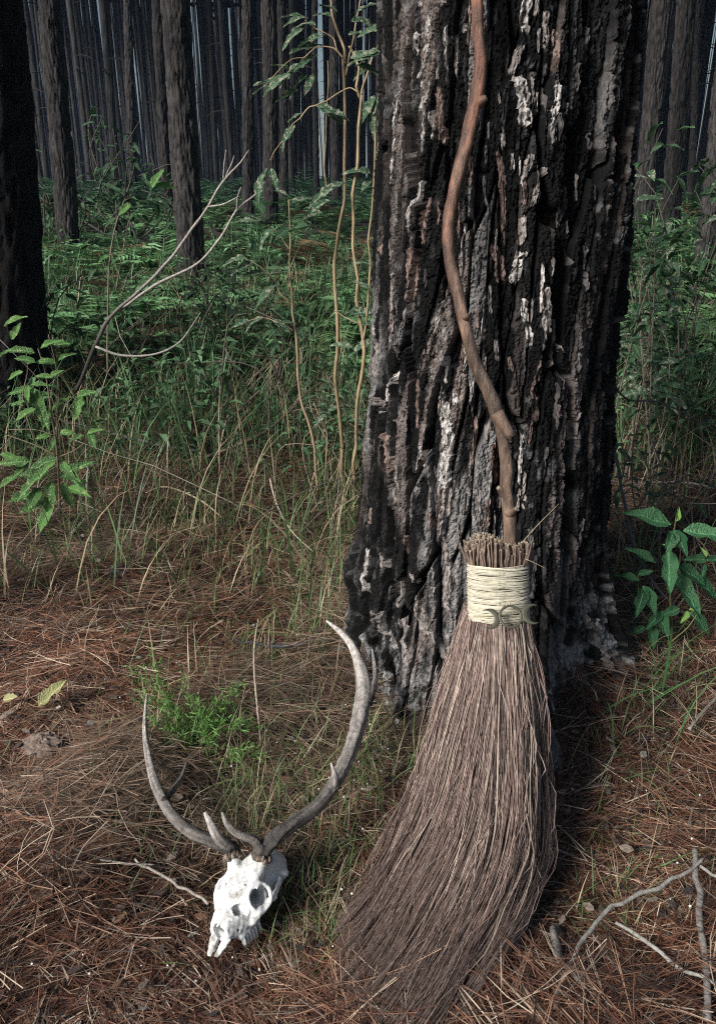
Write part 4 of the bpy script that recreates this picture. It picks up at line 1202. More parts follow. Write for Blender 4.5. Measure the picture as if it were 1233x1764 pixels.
def leaf_matrix(pos, d, nrm, L):
    d = Vector(d).normalized(); n = Vector(nrm); n = (n - d * n.dot(d))
    if n.length < 1e-4: n = Vector((0.01, 0, 1)) - d * d.z
    n.normalize(); x = d.cross(n)
    R = Matrix((x, d, n)).transposed().to_4x4()
    return Matrix.Translation(Vector([float(c) for c in pos])) @ R @ Matrix.Scale(L, 4)

def px_leaf(parent, me, x, y, ang, Lpx, Y, toward=.0, face=.55, roll=0., name='leaf'):
    """leaf whose stalk end projects at (x,y); ang = picture angle (0 right, 90 up)"""
    p = at_y(x, y, Y); s = px_per_m(p); a = math.radians(ang)
    d = RGT * math.cos(a) + UPV * math.sin(a) - FWD * toward
    n = -FWD * face + np.array([0, 0, 1.0]) * (1 - face) + RGT * roll
    return link_at(name, me, leaf_matrix(p, d, n, Lpx / s / max(.35, math.sqrt(1 / (1 + toward ** 2)))), parent)

def plant_stem(parent, paths, col, mat=None, S=6, wob=.001, seed=0, name='stem'):
    for k, (pts, w, Ys) in enumerate(paths):
        if np.isscalar(Ys): Ys = [Ys] * len(pts)
        P = [at_y(x, y, Y) for (x, y), Y in zip(pts, Ys)]
        if np.isscalar(w): w = [w] * len(P)
        mb = MB(); mb.tube(P, [ww * .78 / 2 / px_per_m(p) for ww, p in zip(w, P)], S, len(P) * 6, col, wob, seed + k)
        o = link(name if k == 0 else 'branch', mb.build(name, [mat or M_STEM]), parent)
rl = random.Random(4)

# broad-leaved plant at the right, beside the charred root
gp = ground_at(1158, 1105)
pl = thing('leafy_plant', gp, 'broad leaved green plant with paired leaves right of the charred root', 'plant')
YP = float(gp[1]) - .05
plant_stem(pl, [([(1158, 1120), (1155, 1050), (1152, 985), (1158, 930), (1164, 890)], [5, 5, 4, 4, 3], [YP, YP - .02, YP - .05, YP - .08, YP - .1]),
                ([(1150, 1110), (1180, 1085), (1200, 1060)], [3, 3, 2], YP - .12), ([(1150, 1110), (1120, 1075), (1100, 1040), (1098, 990)], [3, 3, 3, 2], YP - .03),
                ([(1160, 1100), (1205, 1030), (1215, 965)], [3, 3, 2], YP)], (.13, .12, .05), seed=30)
for x, y, a, L, tw, fc, ro in [(1153, 905, 158, 82, .2, .5, 0), (1176, 914, -8, 92, .2, .5, 0), (1160, 914, -125, 40, .9, .8, 0), (1160, 914, -70, 36, .9, .8, 0),
        (1150, 948, -98, 72, .5, .85, -.1), (1128, 970, 150, 58, .1, .4, 0), (1150, 988, -52, 74, .6, .7, .3), (1165, 975, -28, 62, .1, .55, 0), (1190, 992, -35, 66, 0, .5, 0),
        (1100, 1000, 160, 40, .1, .4, 0), (1110, 1012, -120, 52, .6, .75, -.2), (1106, 1010, -65, 46, .6, .8, .2), (1140, 1052, -140, 45, .4, .6, 0), (1130, 1050, -70, 48, .4, .7, 0),
        (1170, 1048, 195, 38, .3, .6, 0), (1186, 1055, -42, 50, .3, .6, 0), (1215, 965, 170, 36, .3, .6, 0), (1215, 965, 5, 40, .3, .5, 0), (1212, 972, -110, 24, .5, .7, 0),
        (1098, 990, 20, 26, .3, .6, 0), (1120, 1075, -90, 40, .5, .7, 0), (1110, 1080, -160, 34, .4, .6, 0)]:
    px_leaf(pl, rl.choice(LA), x, y, a, L, YP - .09 if y < 960 else YP - .06, tw, fc, ro)
for x, y, a, L in [(1164, 898, 82, 24), (1168, 897, 100, 20), (1186, 1050, 20, 24), (1184, 1052, 235, 26), (1150, 942, 155, 12), (1152, 943, 5, 12), (1215, 960, 120, 20)]:
    px_leaf(pl, LBUD, x, y, a, L, YP - .1, .2, .7, 0, 'young_leaf')

# spotted plant at the left edge
gp = ground_at(100, 905)
pl = thing('leafy_plant', gp, 'bright green plant with cream spotted leaves at the left edge', 'plant')
YP = float(gp[1]) - .1
plant_stem(pl, [([(104, 890), (102, 830), (98, 770), (88, 700), (78, 640), (66, 600)], [5, 5, 4, 4, 3, 2], [YP, YP - .03, YP - .06, YP - .08, YP - .1, YP - .1]),
                ([(100, 790), (98, 740), (102, 690), (98, 640), (84, 576)], [3, 3, 3, 2, 2], YP - .05), ([(98, 785), (65, 768), (14, 750)], [3, 3, 2], YP - .08),
                ([(95, 750), (60, 740), (14, 740)], [2, 2, 2], YP - .1), ([(100, 788), (130, 775), (150, 760)], [3, 2, 2], YP - .05), ([(60, 760), (40, 690), (48, 640), (46, 600)], [3, 3, 2, 2], YP - .12)], (.16, .13, .085), seed=40)
spots = [(8, 562, 20, 40), (20, 585, 58, 30), (18, 604, 200, 24), (60, 608, 175, 42), (70, 600, 25, 36), (92, 594, 10, 28), (62, 625, 170, 36), (96, 625, 175, 40), (100, 622, 35, 30), (40, 640, 205, 30),
         (60, 650, 10, 34), (85, 650, 20, 26), (56, 668, 195, 36), (50, 664, -100, 28), (58, 668, -70, 66), (52, 664, 5, 36), (92, 680, 165, 26), (44, 692, 190, 22), (62, 705, 215, 38), (88, 710, -120, 28),
         (90, 708, 45, 38), (88, 750, 190, 26), (95, 755, -110, 20), (104, 745, 5, 26), (140, 680, -95, 42), (132, 685, 20, 36), (150, 748, 30, 26), (155, 745, -60, 30), (145, 750, 200, 24),
         (100, 790, 195, 46), (96, 795, 215, 40), (108, 795, -60, 42), (104, 800, -30, 44), (52, 795, 190, 44), (48, 800, 215, 34), (75, 818, 220, 52), (82, 818, 175, 40), (88, 830, -88, 62), (100, 820, 5, 44),
         (112, 815, 25, 48), (118, 822, -35, 34), (60, 850, 205, 40), (80, 862, 215, 42), (90, 868, -105, 48), (118, 840, -10, 40), (30, 790, 170, 30), (28, 820, 215, 30), (110, 830, -70, 44), (70, 840, 240, 40)]
for x, y, a, L in spots:
    px_leaf(pl, rl.choice(LB), x, y, a + rl.uniform(-8, 8), L * 1.08, YP - rl.uniform(.02, .22), rl.uniform(-.1, .5), rl.uniform(.35, .8), rl.uniform(-.3, .3))

# saplings with pale stems and ragged leaves
YS = 3.35
sp = thing('sapling', ground_at(592, 852), 'tall yellowish sapling stem left of the forked one, ragged leaves at its top', 'sapling', 'saplings left of the charred trunk')
plant_stem(sp, [([(594, 850), (588, 760), (585, 700), (581, 640), (583, 560), (579, 480), (582, 400), (590, 320), (594, 250), (597, 160), (594, 105)], [9, 9, 9, 9, 9, 8, 8, 8, 8, 8, 7], [YS + .15, YS + .1, YS + .05] + [YS] * 8),
                ([(594, 110), (586, 60), (574, 20), (564, -30)], [7, 6, 5, 4], YS), ([(596, 130), (605, 80), (615, 20), (620, -30)], [5, 4, 4, 3], YS),
                ([(594, 105), (570, 70), (545, 50), (525, 30)], [4, 3, 3, 2], YS - .05), ([(592, 100), (560, 85), (530, 88), (505, 100), (470, 140)], [4, 3, 3, 2, 2], YS - .1)], (.27, .20, .115), wob=.007, seed=50)
for x, y, a, L in [(525, 30, 200, 40), (530, 32, 175, 44), (545, 45, 160, 36), (525, 48, 215, 50), (560, 60, 190, 52), (555, 78, 195, 60), (548, 95, 205, 66), (520, 110, 195, 52), (505, 122, 150, 40), (500, 128, 205, 60),
                   (530, 130, 200, 48), (480, 145, 185, 50), (492, 138, 175, 60), (515, 155, 190, 44), (570, 30, 150, 36), (600, 60, 20, 40), (615, 20, 30, 46), (580, 20, 140, 40), (545, 180, -25, 56), (560, 190, -35, 50), (540, 128, 235, 40)]:
    px_leaf(sp, rl.choice(LC), x, y, a + rl.uniform(-8, 8), L * .95, YS - rl.uniform(0, .15), rl.uniform(-.2, .4), rl.uniform(.25, .7), rl.uniform(-.4, .4))
sp = thing('sapling', ground_at(612, 830), 'forked yellowish sapling stem closest to the charred trunk', 'sapling', 'saplings left of the charred trunk')
YS = 3.2
plant_stem(sp, [([(612, 830), (611, 745), (614, 690), (622, 640), (625, 585), (616, 510), (609, 440), (608, 360), (611, 280), (618, 200), (620, 168)], [9, 9, 9, 9, 10, 9, 8, 8, 8, 8, 8], [YS + .15, YS + .05] + [YS] * 9),
                ([(620, 170), (614, 135), (604, 95), (598, 80)], [6, 6, 5, 4], YS), ([(620, 170), (632, 130), (646, 85), (664, 48), (692, 5), (700, -20)], [6, 5, 5, 4, 4, 4], YS),
                ([(626, 585), (632, 545), (631, 470), (637, 400), (643, 330), (645, 250), (646, 170)], [5, 5, 5, 4, 4, 4, 3], YS - .05), ([(618, 160), (600, 155), (575, 165), (545, 180), (520, 195), (500, 225), (470, 275), (464, 282)], [3, 3, 3, 3, 3, 2, 2, 2], YS - .05),
                ([(626, 560), (600, 545), (575, 540)], [3, 3, 2], YS), ([(564, 330), (560, 250), (562, 180), (565, 100)], [4, 3, 3, 2], YS + .1), ([(660, -10), (662, 60), (660, 150), (652, 260)], [2, 2, 2, 2], YS - .1)], (.30, .225, .13), wob=.007, seed=60)
for x, y, a, L in [(604, 100, 5, 68), (660, 95, 190, 62), (655, 90, 175, 40), (612, 112, -20, 60), (640, 110, 205, 40), (605, 35, 10, 52), (660, 50, 190, 40), (645, 165, 235, 48), (650, 170, 250, 40), (520, 195, 200, 28), (508, 215, 235, 48),
                   (500, 222, 240, 40), (545, 182, -30, 60), (460, 290, -110, 44), (466, 290, -75, 46), (452, 300, -105, 50), (575, 325, 200, 52), (568, 345, 205, 46), (555, 365, 190, 40), (560, 330, 30, 40), (640, 300, 170, 44), (640, 305, -120, 32),
                   (645, 200, -95, 40), (655, 250, -100, 44), (628, 530, 190, 36), (650, 540, 180, 44), (625, 560, 5, 36), (605, 600, 160, 40), (640, 590, 195, 44), (610, 455, 5, 30), (640, 500, 160, 36)]:
    px_leaf(sp, rl.choice(LC), x, y, a + rl.uniform(-8, 8), L, YS - rl.uniform(-.05, .12), rl.uniform(-.2, .4), rl.uniform(.25, .7), rl.uniform(-.4, .4))
sp = thing('sapling', ground_at(547, 842), 'thin tan sapling stem leftmost of the three, rising from the straw', 'sapling', 'saplings left of the charred trunk')
YS = 3.4
plant_stem(sp, [([(547, 840), (541, 770), (534, 730), (520, 690), (513, 640), (507, 580), (502, 520), (499, 460), (499, 410), (498, 340)], [6, 7, 7, 6, 6, 6, 5, 4, 4, 3], YS),
                ([(505, 570), (480, 555), (455, 548), (430, 552)], [3, 3, 2, 2], YS), ([(500, 520), (475, 490), (455, 465), (425, 445)], [3, 3, 2, 2], YS - .05), ([(499, 430), (480, 400), (455, 385)], [3, 3, 2], YS),
                ([(560, 840), (562, 790), (560, 740), (540, 690)], [4, 4, 4, 3], YS + .1), ([(575, 845), (584, 800), (588, 740)], [4, 5, 4], YS + .1)], (.25, .185, .115), wob=.006, seed=70)
for x, y, a, L in [(455, 548, 190, 40), (430, 552, 200, 36), (470, 552, -25, 34), (480, 556, 10, 30), (425, 445, 175, 40), (455, 465, 10, 40), (440, 450, 200, 50), (460, 470, 190, 50), (480, 490, 215, 60), (455, 385, 160, 44), (470, 395, 215, 40),
                   (450, 380, 185, 40), (498, 400, 20, 44), (500, 395, 190, 40), (502, 350, 35, 40), (498, 340, 140, 36), (510, 580, 10, 36), (520, 690, 30, 30), (440, 360, 40, 50), (455, 370, 120, 40)]:
    px_leaf(sp, rl.choice(LC + LD), x, y, a + rl.uniform(-8, 8), L, YS - rl.uniform(-.05, .15), rl.uniform(-.2, .4), rl.uniform(.25, .7), rl.uniform(-.4, .4))

# small sapling by the forked dead branch
sp = thing('sapling', ground_at(188, 650), 'slender young sapling with few fresh leaves beside the forked dead branch', 'sapling')
YS = 4.2
plant_stem(sp, [([(186, 640), (186, 560), (188, 470), (195, 410), (205, 370), (216, 340)], [4, 4, 4, 3, 3, 2], YS), ([(200, 500), (212, 430), (222, 380)], [3, 2, 2], YS), ([(216, 345), (232, 338)], [2, 2], YS)], (.17, .14, .10), seed=80)
for x, y, a, L in [(214, 336, 150, 40), (212, 335, 95, 18), (225, 350, 230, 30), (250, 345, -5, 52), (262, 325, 60, 40), (265, 335, -70, 36), (262, 345, 0, 26), (268, 320, 5, 34), (260, 330, 110, 34), (200, 375, 215, 24), (222, 385, 60, 30), (190, 440, 200, 26)]:
    px_leaf(sp, rl.choice(LB + LD), x, y, a, L, YS - rl.uniform(0, .1), rl.uniform(-.2, .4), rl.uniform(.3, .8), rl.uniform(-.3, .3))

# shrubs: real twigs, leaves as parts
def shrub(label, base_px, Y, spans, nleaf, Lpx, leaves, stemcol, seed, ntw=10, name='shrub', stem_w=4):
    g = random.Random(seed)
    b0 = at_y(*base_px, Y); b0[2] = G(b0[0], Y)
    s = thing(name, b0, label, 'shrub')
    bp_ = base_px
    tips = []
    for k in range(ntw):
        x0, y0, x1, y1 = spans[k % len(spans)]
        tx, ty = g.uniform(x0, x1), g.uniform(y0, y1)
        mxp = ((bp_[0] + tx) / 2 + g.uniform(-90, 90), (bp_[1] + ty) / 2 + g.uniform(-60, 60))
        YY_ = Y + g.uniform(-.3, .3)
        pts = [bp_, mxp, (tx, ty)]
        bq = b0 + np.array([g.uniform(-.35, .35), g.uniform(-.3, .3), 0]); bq[2] = G(bq[0], bq[1]) - .03
        P = [bq, at_y(*mxp, (Y + YY_) / 2), at_y(tx, ty, YY_)]
        mb = MB(); mb.tube(P, [stem_w / 2 / px_per_m(P[0]), stem_w * .35 / px_per_m(P[1]), stem_w * .16 / px_per_m(P[2])], 5, 12, stemcol, .006, seed + k)
        link('stem' if k == 0 else 'branch', mb.build('branch', [M_TWIG]), s)
        tips.append((P, YY_))
    for k in range(nleaf):
        P, YY_ = tips[k % len(tips)]
        f = g.uniform(.25, 1.0)
        p = (P[1] + (P[2] - P[1]) * (f * 2 - 1)) if f > .5 else (P[0] + (P[1] - P[0]) * f * 2)
        p = p + np.array([g.gauss(0, .05), g.gauss(0, .08), g.gauss(0, .05)])
        L = Lpx * g.uniform(.6, 1.3) / px_per_m(p)
        a = g.uniform(0, 6.28)
        link_at('leaf', g.choice(leaves), leaf_matrix(p, (math.cos(a), math.sin(a), g.uniform(-.6, .35)), (g.uniform(-.5, .5), g.uniform(-.7, .2), 1), L), s)
    return s
shrub('tangled shrub with glossy drooping leaves at the upper right edge', (1150, 560), 4.3, [(1060, 230, 1120, 420), (1120, 180, 1230, 330), (1150, 330, 1260, 500), (1050, 380, 1150, 520)], 190, 40, LD + LC[:1], (.10, .085, .07), 91, 16, stem_w=3)
shrub('thin twiggy shrub with pale ragged leaves right of charred trunk', (1090, 640), 3.6, [(1050, 300, 1110, 480), (1060, 420, 1200, 560), (1100, 330, 1240, 420)], 120, 40, LC + LD, (.15, .125, .10), 92, 9, stem_w=3)
shrub('low leafy shrub under the right hand pines, dull green', (1180, 720), 3.9, [(1050, 560, 1130, 680), (1120, 540, 1250, 660), (1140, 600, 1250, 720)], 140, 32, LD, (.08, .07, .06), 93, 10, stem_w=3)
shrub('bushy green shrub behind the second pine trunk at left', (215, 390), 9.8, [(140, 180, 210, 300), (200, 170, 290, 330), (120, 260, 200, 360), (220, 260, 300, 370)], 260, 22, LD, (.08, .07, .06), 94, 20)
shrub('dark leafy shrub between the two left pine trunks', (70, 420), 9.0, [(30, 260, 80, 380), (60, 240, 110, 380), (90, 300, 170, 400)], 130, 20, LD, (.07, .06, .05), 95, 12)
shrub('small dark leaved bush in grass left of the sapling stems', (420, 660), 4.1, [(370, 520, 440, 620), (430, 500, 480, 600), (300, 580, 400, 660)], 60, 26, LD, (.10, .085, .07), 96, 9)

shrub('knee high leafy shrub right of the thick centre-left pine', (400, 560), 5.2, [(350, 400, 420, 500), (400, 380, 470, 500), (330, 470, 400, 560)], 110, 26, LD + LC, (.12, .10, .08), 97, 11, stem_w=3)
shrub('straggly shrub at the foot of the sapling stems', (580, 800), 3.5, [(540, 640, 600, 760), (590, 640, 640, 770), (520, 700, 580, 790)], 90, 24, LC + LD, (.18, .145, .105), 98, 11, stem_w=3)
shrub('leggy dark shrub left of the forked dead branch above spotted plant', (150, 640), 4.6, [(100, 440, 170, 560), (150, 420, 240, 540), (200, 500, 260, 600)], 100, 24, LD, (.10, .085, .07), 99, 11, stem_w=3)
shrub('twiggy half dry bush right of the charred trunk at litter edge', (1090, 900), 2.95, [(1040, 640, 1110, 800), (1100, 680, 1200, 820), (1150, 740, 1240, 860)], 70, 24, LC + LD, (.17, .14, .11), 100, 13, stem_w=3)

# fallen leaves, rotten wood
for px_, py_, ang, L, lab, k in [(72, 1243, 48, 52, 'curled yellow green fallen leaf on needles at lower left', 0), (12, 1232, -15, 32, 'pale fallen leaf cut by the left edge on the needles', 1)]:
    p = ground_at(px_, py_, .05)
    o = bpy.data.objects.new('fallen_leaf', LFALL[k]); COL.objects.link(o)
    a = math.radians(ang)
    o.matrix_basis = leaf_matrix(p, (math.cos(a), math.sin(a), .25), (-.3, -.5, 1), L / px_per_m(p) * 1.15)
    tag(o, lab, 'leaf')
def lump(name, label, cat, px_, py_, wpx, hpx, col, seed, lift=.02):
    p = ground_at(px_, py_, lift); s = px_per_m(p)
    n, m = 26, 16
    th, phx = np.meshgrid(np.linspace(0, 6.283, n, endpoint=False), np.linspace(.02, math.pi - .02, m))
    d = np.stack([np.cos(th) * np.sin(phx), np.sin(th) * np.sin(phx), np.cos(phx)], -1)
    r = .6 + .55 * fbm(th * 2 + seed, phx * 3, seed, 4, None) + .35 * (voronoi(th * 3, phx * 4, 19, seed)[0] - .4)
    r[:, -1] = (r[:, -2] + r[:, 0]) / 2
    V = p + d * r[..., None] * np.array([wpx / 2 / s, wpx / 2 / s * .7, hpx / 2 / s])
    a = np.arange(m - 1)[:, None] * n + np.arange(n)[None]; b_ = np.arange(m - 1)[:, None] * n + (np.arange(n)[None] + 1) % n
    g = np.random.default_rng(seed)
    o = link(name, mesh_np(name, V.reshape(-1, 3), np.stack([a, b_, b_ + n, a + n], -1).reshape(-1, 4), [M_FLAKE], np.array(col) * g.uniform(.6, 1.3, (n * m, 1)), smooth=False))
    return tag(o, label, cat)
lump('rotten_wood', 'crumbly pinkish grey piece of rotten wood at lower left', 'wood', 78, 1296, 78, 40, (.22, .165, .135), 3)
lump('pine_cone', 'dark grey weathered cone behind the green feathery plant', 'cone', 372, 1255, 30, 34, (.09, .08, .075), 4, .03)
lump('bark_chunk', 'flat grey bark chunk lying right of the upright pale stalk', 'bark', 490, 1195, 62, 26, (.13, .105, .09), 5, .01)
lump('bark_chunk', 'small dark bark chunk among needles at upper left litter', 'bark', 205, 994, 46, 20, (.07, .068, .068), 6, .02)

# ------------------------------------------------------------------ ferns
def frond_template(n, L, bip=False, seed=0, W=.22):
    """one frond rising from origin along +X, arching; returns V, quads, shade"""
    g = np.random.default_rng(seed)
    t = np.linspace(0, 1, n)
    ang = np.interp(t, [0, .4, 1], [1.15, .75, -.25])
    dx = np.cos(ang) * L / n; dz = np.sin(ang) * L / n
    P = np.stack([np.cumsum(dx), 0 * t, np.cumsum(dz)], 1)
    T = norm(np.gradient(P, axis=0))
    Vs, Fs, n0 = [], [], 0
    rb, rq = ribbons(P[None], np.interp(t, [0, 1], [.004, .001])[None], np.array([[0, 1.0, 0]]))
    Vs.append(rb); Fs.append(rq); n0 = len(rb)
    for k in range(int(n * .16), n):
        f = (t[k] - .16) / .84
        f = max(0.0, f); ll = W * L * 2 * (min(1, f * 6) ** .7) * max(0.0, 1 - f) ** .75 + .006
        for s in (-1, 1):
            d = norm((T[k] * .55 + np.array([0, s * 1.0, -.12]) + g.normal(0, .06, 3))[None])[0]
            side = norm(np.cross(d, np.array([0, 0, 1.]) + .2 * g.normal(0, 1, 3))[None])[0]
            if not bip:
                hw = min(.020, L / n * .62)
                b0 = P[k]; m = b0 + d * ll * .45; e = b0 + d * ll + np.array([0, 0, -.12 * ll])
                Vs.append(np.array([b0, m + side * hw, e, m - side * hw])); Fs.append(np.array([[0, 1, 2, 3]]) + n0); n0 += 4
            else:
                m_ = max(3, int(ll / .0095))
                for q in range(m_):
                    fq = (q + .3) / m_
                    b0 = P[k] + d * ll * fq + np.array([0, 0, -.12 * ll * fq ** 2])
                    sl = min(.016, L / n * .75) * (1 - fq * .75)
                    for s2 in (-1, 1):
                        dd = side * s2 * sl + d * sl * .5
                        w_ = d * ll / m_ * .42
                        Vs.append(np.array([b0 - w_, b0 + dd * .6 - w_ * .6, b0 + dd, b0 + w_])); Fs.append(np.array([[0, 1, 2, 3]]) + n0); n0 += 4
    return np.vstack(Vs), np.vstack(Fs)

def rotz(V, a):
    c, s = math.cos(a), math.sin(a)
    return np.stack([V[:, 0] * c - V[:, 1] * s, V[:, 0] * s + V[:, 1] * c, V[:, 2]], 1)
def fern_template(seed, nf, n=20):
    g = np.random.default_rng(seed)
    Vs, Fs, n0 = [], [], 0
    for k in range(nf):
        V, Fq = frond_template(n, g.uniform(.55, .95), False, seed * 10 + k, g.uniform(.17, .26))
        V = rotz(V * np.array([1, 1, g.uniform(.6, 1.1)]), k * 6.283 / nf + g.normal(0, .3))
        Vs.append(V); Fs.append(Fq + n0); n0 += len(V)
    return np.vstack(Vs), np.vstack(Fs)

def scatter(templates, pts, scales, rots, cols, mat, name, tiltsd=.12, seed=0):
    """merge copies of template meshes into one stuff mesh"""
    g = np.random.default_rng(seed)
    which = g.integers(0, len(templates), len(pts))
    Vs, Fs, Cs, n0 = [], [], [], 0
    for w, (V, Fq) in enumerate(templates):
        idx = np.nonzero(which == w)[0]
        if not len(idx): continue
        c, s = np.cos(rots[idx])[:, None], np.sin(rots[idx])[:, None]
        X = V[None, :, 0] * c - V[None, :, 1] * s; Y = V[None, :, 0] * s + V[None, :, 1] * c
        Z = V[None, :, 2] + X * g.normal(0, tiltsd, (len(idx), 1)) + Y * g.normal(0, tiltsd, (len(idx), 1))
        A = np.stack([X, Y, Z + 0 * X], -1) * scales[idx][:, None, None] + pts[idx][:, None, :]
        Vs.append(A.reshape(-1, 3))
        Fs.append((Fq[None] + (np.arange(len(idx)) * len(V))[:, None, None]).reshape(-1, Fq.shape[1]) + n0)
        cc = cols[idx][:, None, :] * g.uniform(.7, 1.3, (len(idx), len(V) // 4 + 1, 1)).repeat(4, 1)[:, :len(V)]
        Cs.append(cc.reshape(-1, 3)); n0 += A.shape[0] * A.shape[1]
    me = mesh_np(name, np.vstack(Vs), np.vstack(Fs), [mat], np.vstack(Cs), smooth=False)
    return tag(link(name, me), kind='stuff')

def wedge_points(n, y0, y1, seed, power=1.0, margin=.53, extra=.5):
    g = np.random.default_rng(seed)
    y = y0 + (y1 - y0) * g.random(n * 2) ** power
    x = g.uniform(-1, 1, n * 2) * (margin * y + extra)
    p = np.stack([x, y, G(x, y)], 1)
    return p[:n], g
def clear_of_tree(p, r=.55):
    return np.hypot(p[:, 0] - TREE_C[0], p[:, 1] - TREE_C[1]) > r
FT = [fern_template(s, nf) for s, nf in ((1, 6), (2, 7), (3, 8), (4, 6))]
p, g = wedge_points(620, 5.0, 17, 31, 1.25)
tone = fbm(p[:, 0] * .7 + 9, p[:, 1] * .7, 3, 3)
keep = g.random(len(p)) < .55 + .6 * tone; p = p[keep]; tone = tone[keep]
fc = np.array([.105, .215, .095])[None] * (.6 + .9 * g.random((len(p), 1))) * np.array([1, 1, 1]) + np.array([.02, .015, 0]) * g.random((len(p), 1))
fc = fc * (.35 + 1.3 * tone[:, None]); dryf = g.random(len(p)) < .13; fc[dryf] = np.array([.22, .15, .085]) * g.uniform(.5, 1.1, (dryf.sum(), 1))
o = scatter(FT, p, g.uniform(.45, .95, len(p)), g.uniform(0, 6.28, len(p)), fc, M_FERN, 'fern_undergrowth', seed=5)
tag(o, 'feathery green ferns carpeting the forest floor under the pines', 'ferns')
FT2 = [fern_template(s, 5, 11) for s in (11, 12, 13)]
p, g = wedge_points(750, 15, 60, 32, 1.5)
fc = np.array([.045, .10, .055])[None] * (.5 + 1.0 * g.random((len(p), 1)))
o = scatter(FT2, p, g.uniform(.7, 1.5, len(p)), g.uniform(0, 6.28, len(p)), fc, M_FERN, 'far_undergrowth', seed=6)
tag(o, 'dark green low undergrowth far back between the distant pines', 'undergrowth')

# leafy herbs: clusters of small leaves on short stems
def herb_template(seed, nl=18, h=.32):
    g = np.random.default_rng(seed)
    Vs, Fs, n0 = [], [], 0
    for k in range(nl):
        a = g.uniform(0, 6.28); z = g.uniform(.05, h); r = g.uniform(.01, .14)
        b0 = np.array([r * math.cos(a), r * math.sin(a), z])
        d = norm(np.array([[math.cos(a + g.normal(0, .5)), math.sin(a + g.normal(0, .5)), g.uniform(-.4, .5)]]))[0]
        sd = norm(np.cross(d, [0, 0, 1])[None])[0]; L = g.uniform(.035, .075); w = L * g.uniform(.16, .26)
        m = b0 + d * L * .4 + np.array([0, 0, .012]); e = b0 + d * L
        Vs.append(np.array([b0, m + sd * w, e, m - sd * w])); Fs.append(np.array([[0, 1, 2, 3]]) + n0); n0 += 4
    for k in range(4):
        a = g.uniform(0, 6.28); tp = np.array([.1 * math.cos(a), .1 * math.sin(a), h])
        V, q = ribbons(np.array([[(0, 0, -.02), tp * .5 + [0, 0, .03], tp]]), np.array([[.003, .0025, .0015]]), np.array([[math.sin(a), -math.cos(a), 0]]))
        Vs.append(V); Fs.append(q + n0); n0 += len(V)
    return np.vstack(Vs), np.vstack(Fs)
HT = [herb_template(s) for s in (1, 2, 3, 4)]
p, g = wedge_points(760, 3.75, 9.5, 33, 1.2)
p = p[clear_of_tree(p)]
fc = np.array([.085, .165, .075])[None] * (.5 + 1.1 * g.random((len(p), 1)))
o = scatter(HT, p, g.uniform(.7, 1.7, len(p)), g.uniform(0, 6.28, len(p)), fc, M_FERN, 'leafy_undergrowth', seed=7)
tag(o, 'small leafy weeds mixed among grass and ferns in the middle ground', 'weeds')

# the ferns one can pick out
def fern_thing(label, frs, col, name='fern', bip=True):
    """frs: list of (base px, tip px, Y0, Y1, bend)"""
    b0 = at_y(*frs[0][0], frs[0][2])
    t = thing(name, b0, label, 'fern')
    for k, (bp_, tp_, Y0, Y1, W, sag) in enumerate(frs):
        A = at_y(*bp_, Y0); B = at_y(*tp_, Y1)
        L = float(np.linalg.norm(B - A))
        V, Fq = frond_template(26, L, bip, 70 + k, W)
        # straighten the template onto A->B with a little sag
        xr = V[:, 0].max()
        ex_ = norm((B - A)[None])[0]; ey = norm(np.cross([0, .35, 1.0], ex_)[None])[0]; ez = np.cross(ex_, ey)
        tt = np.clip(V[:, 0] / xr, 0, 1)
        tpl = np.stack([np.linspace(0, xr, 50), np.interp(np.linspace(0, xr, 50), np.sort(V[:len(V), 0]), V[np.argsort(V[:, 0]), 2])], 1)
        zc = V[:, 2] - np.interp(tt, [0, .25, .5, .75, 1], [np.median(V[np.abs(tt - q) < .07, 2]) for q in (0.02, .25, .5, .75, .97)])
        Wd = A + np.outer(tt * L, ex_) + np.outer(V[:, 1], ey) + np.outer(zc * .5 + sag * L * 4 * tt * (1 - tt), ez)
        g = np.random.default_rng(k)
        link('frond', mesh_np('frond', Wd, Fq, [M_FERN], np.array(col) * g.uniform(.75, 1.25, (len(Wd) // 4 + 1, 1)).repeat(4, 0)[:len(Wd)], smooth=False), t)
    return t
fern_thing('single bright green fern frond arching in front of the grass centre left', [((398, 768), (505, 650), 3.75, 3.95, .17, .06), ((400, 766), (470, 735), 3.7, 3.6, .16, .08)], (.060, .15, .07))
fern_thing('withered brown fern frond curled on the ground below the green frond', [((372, 770), (436, 800), 3.6, 3.5, .13, .10)], (.32, .25, .18), 'dead_fern', False)
fern_thing('dry brown fern frond flat on the litter at middle left', [((250, 905), (350, 880), 3.15, 3.2, .14, .05), ((255, 908), (335, 930), 3.1, 3.0, .13, .05)], (.27, .19, .13), 'dead_fern', False)
fern_thing('rusty dead fern frond at the right edge under the leafy plant', [((1240, 1060), (1195, 1160), 2.45, 2.25, .15, .05)], (.22, .12, .07), 'dead_fern', False)

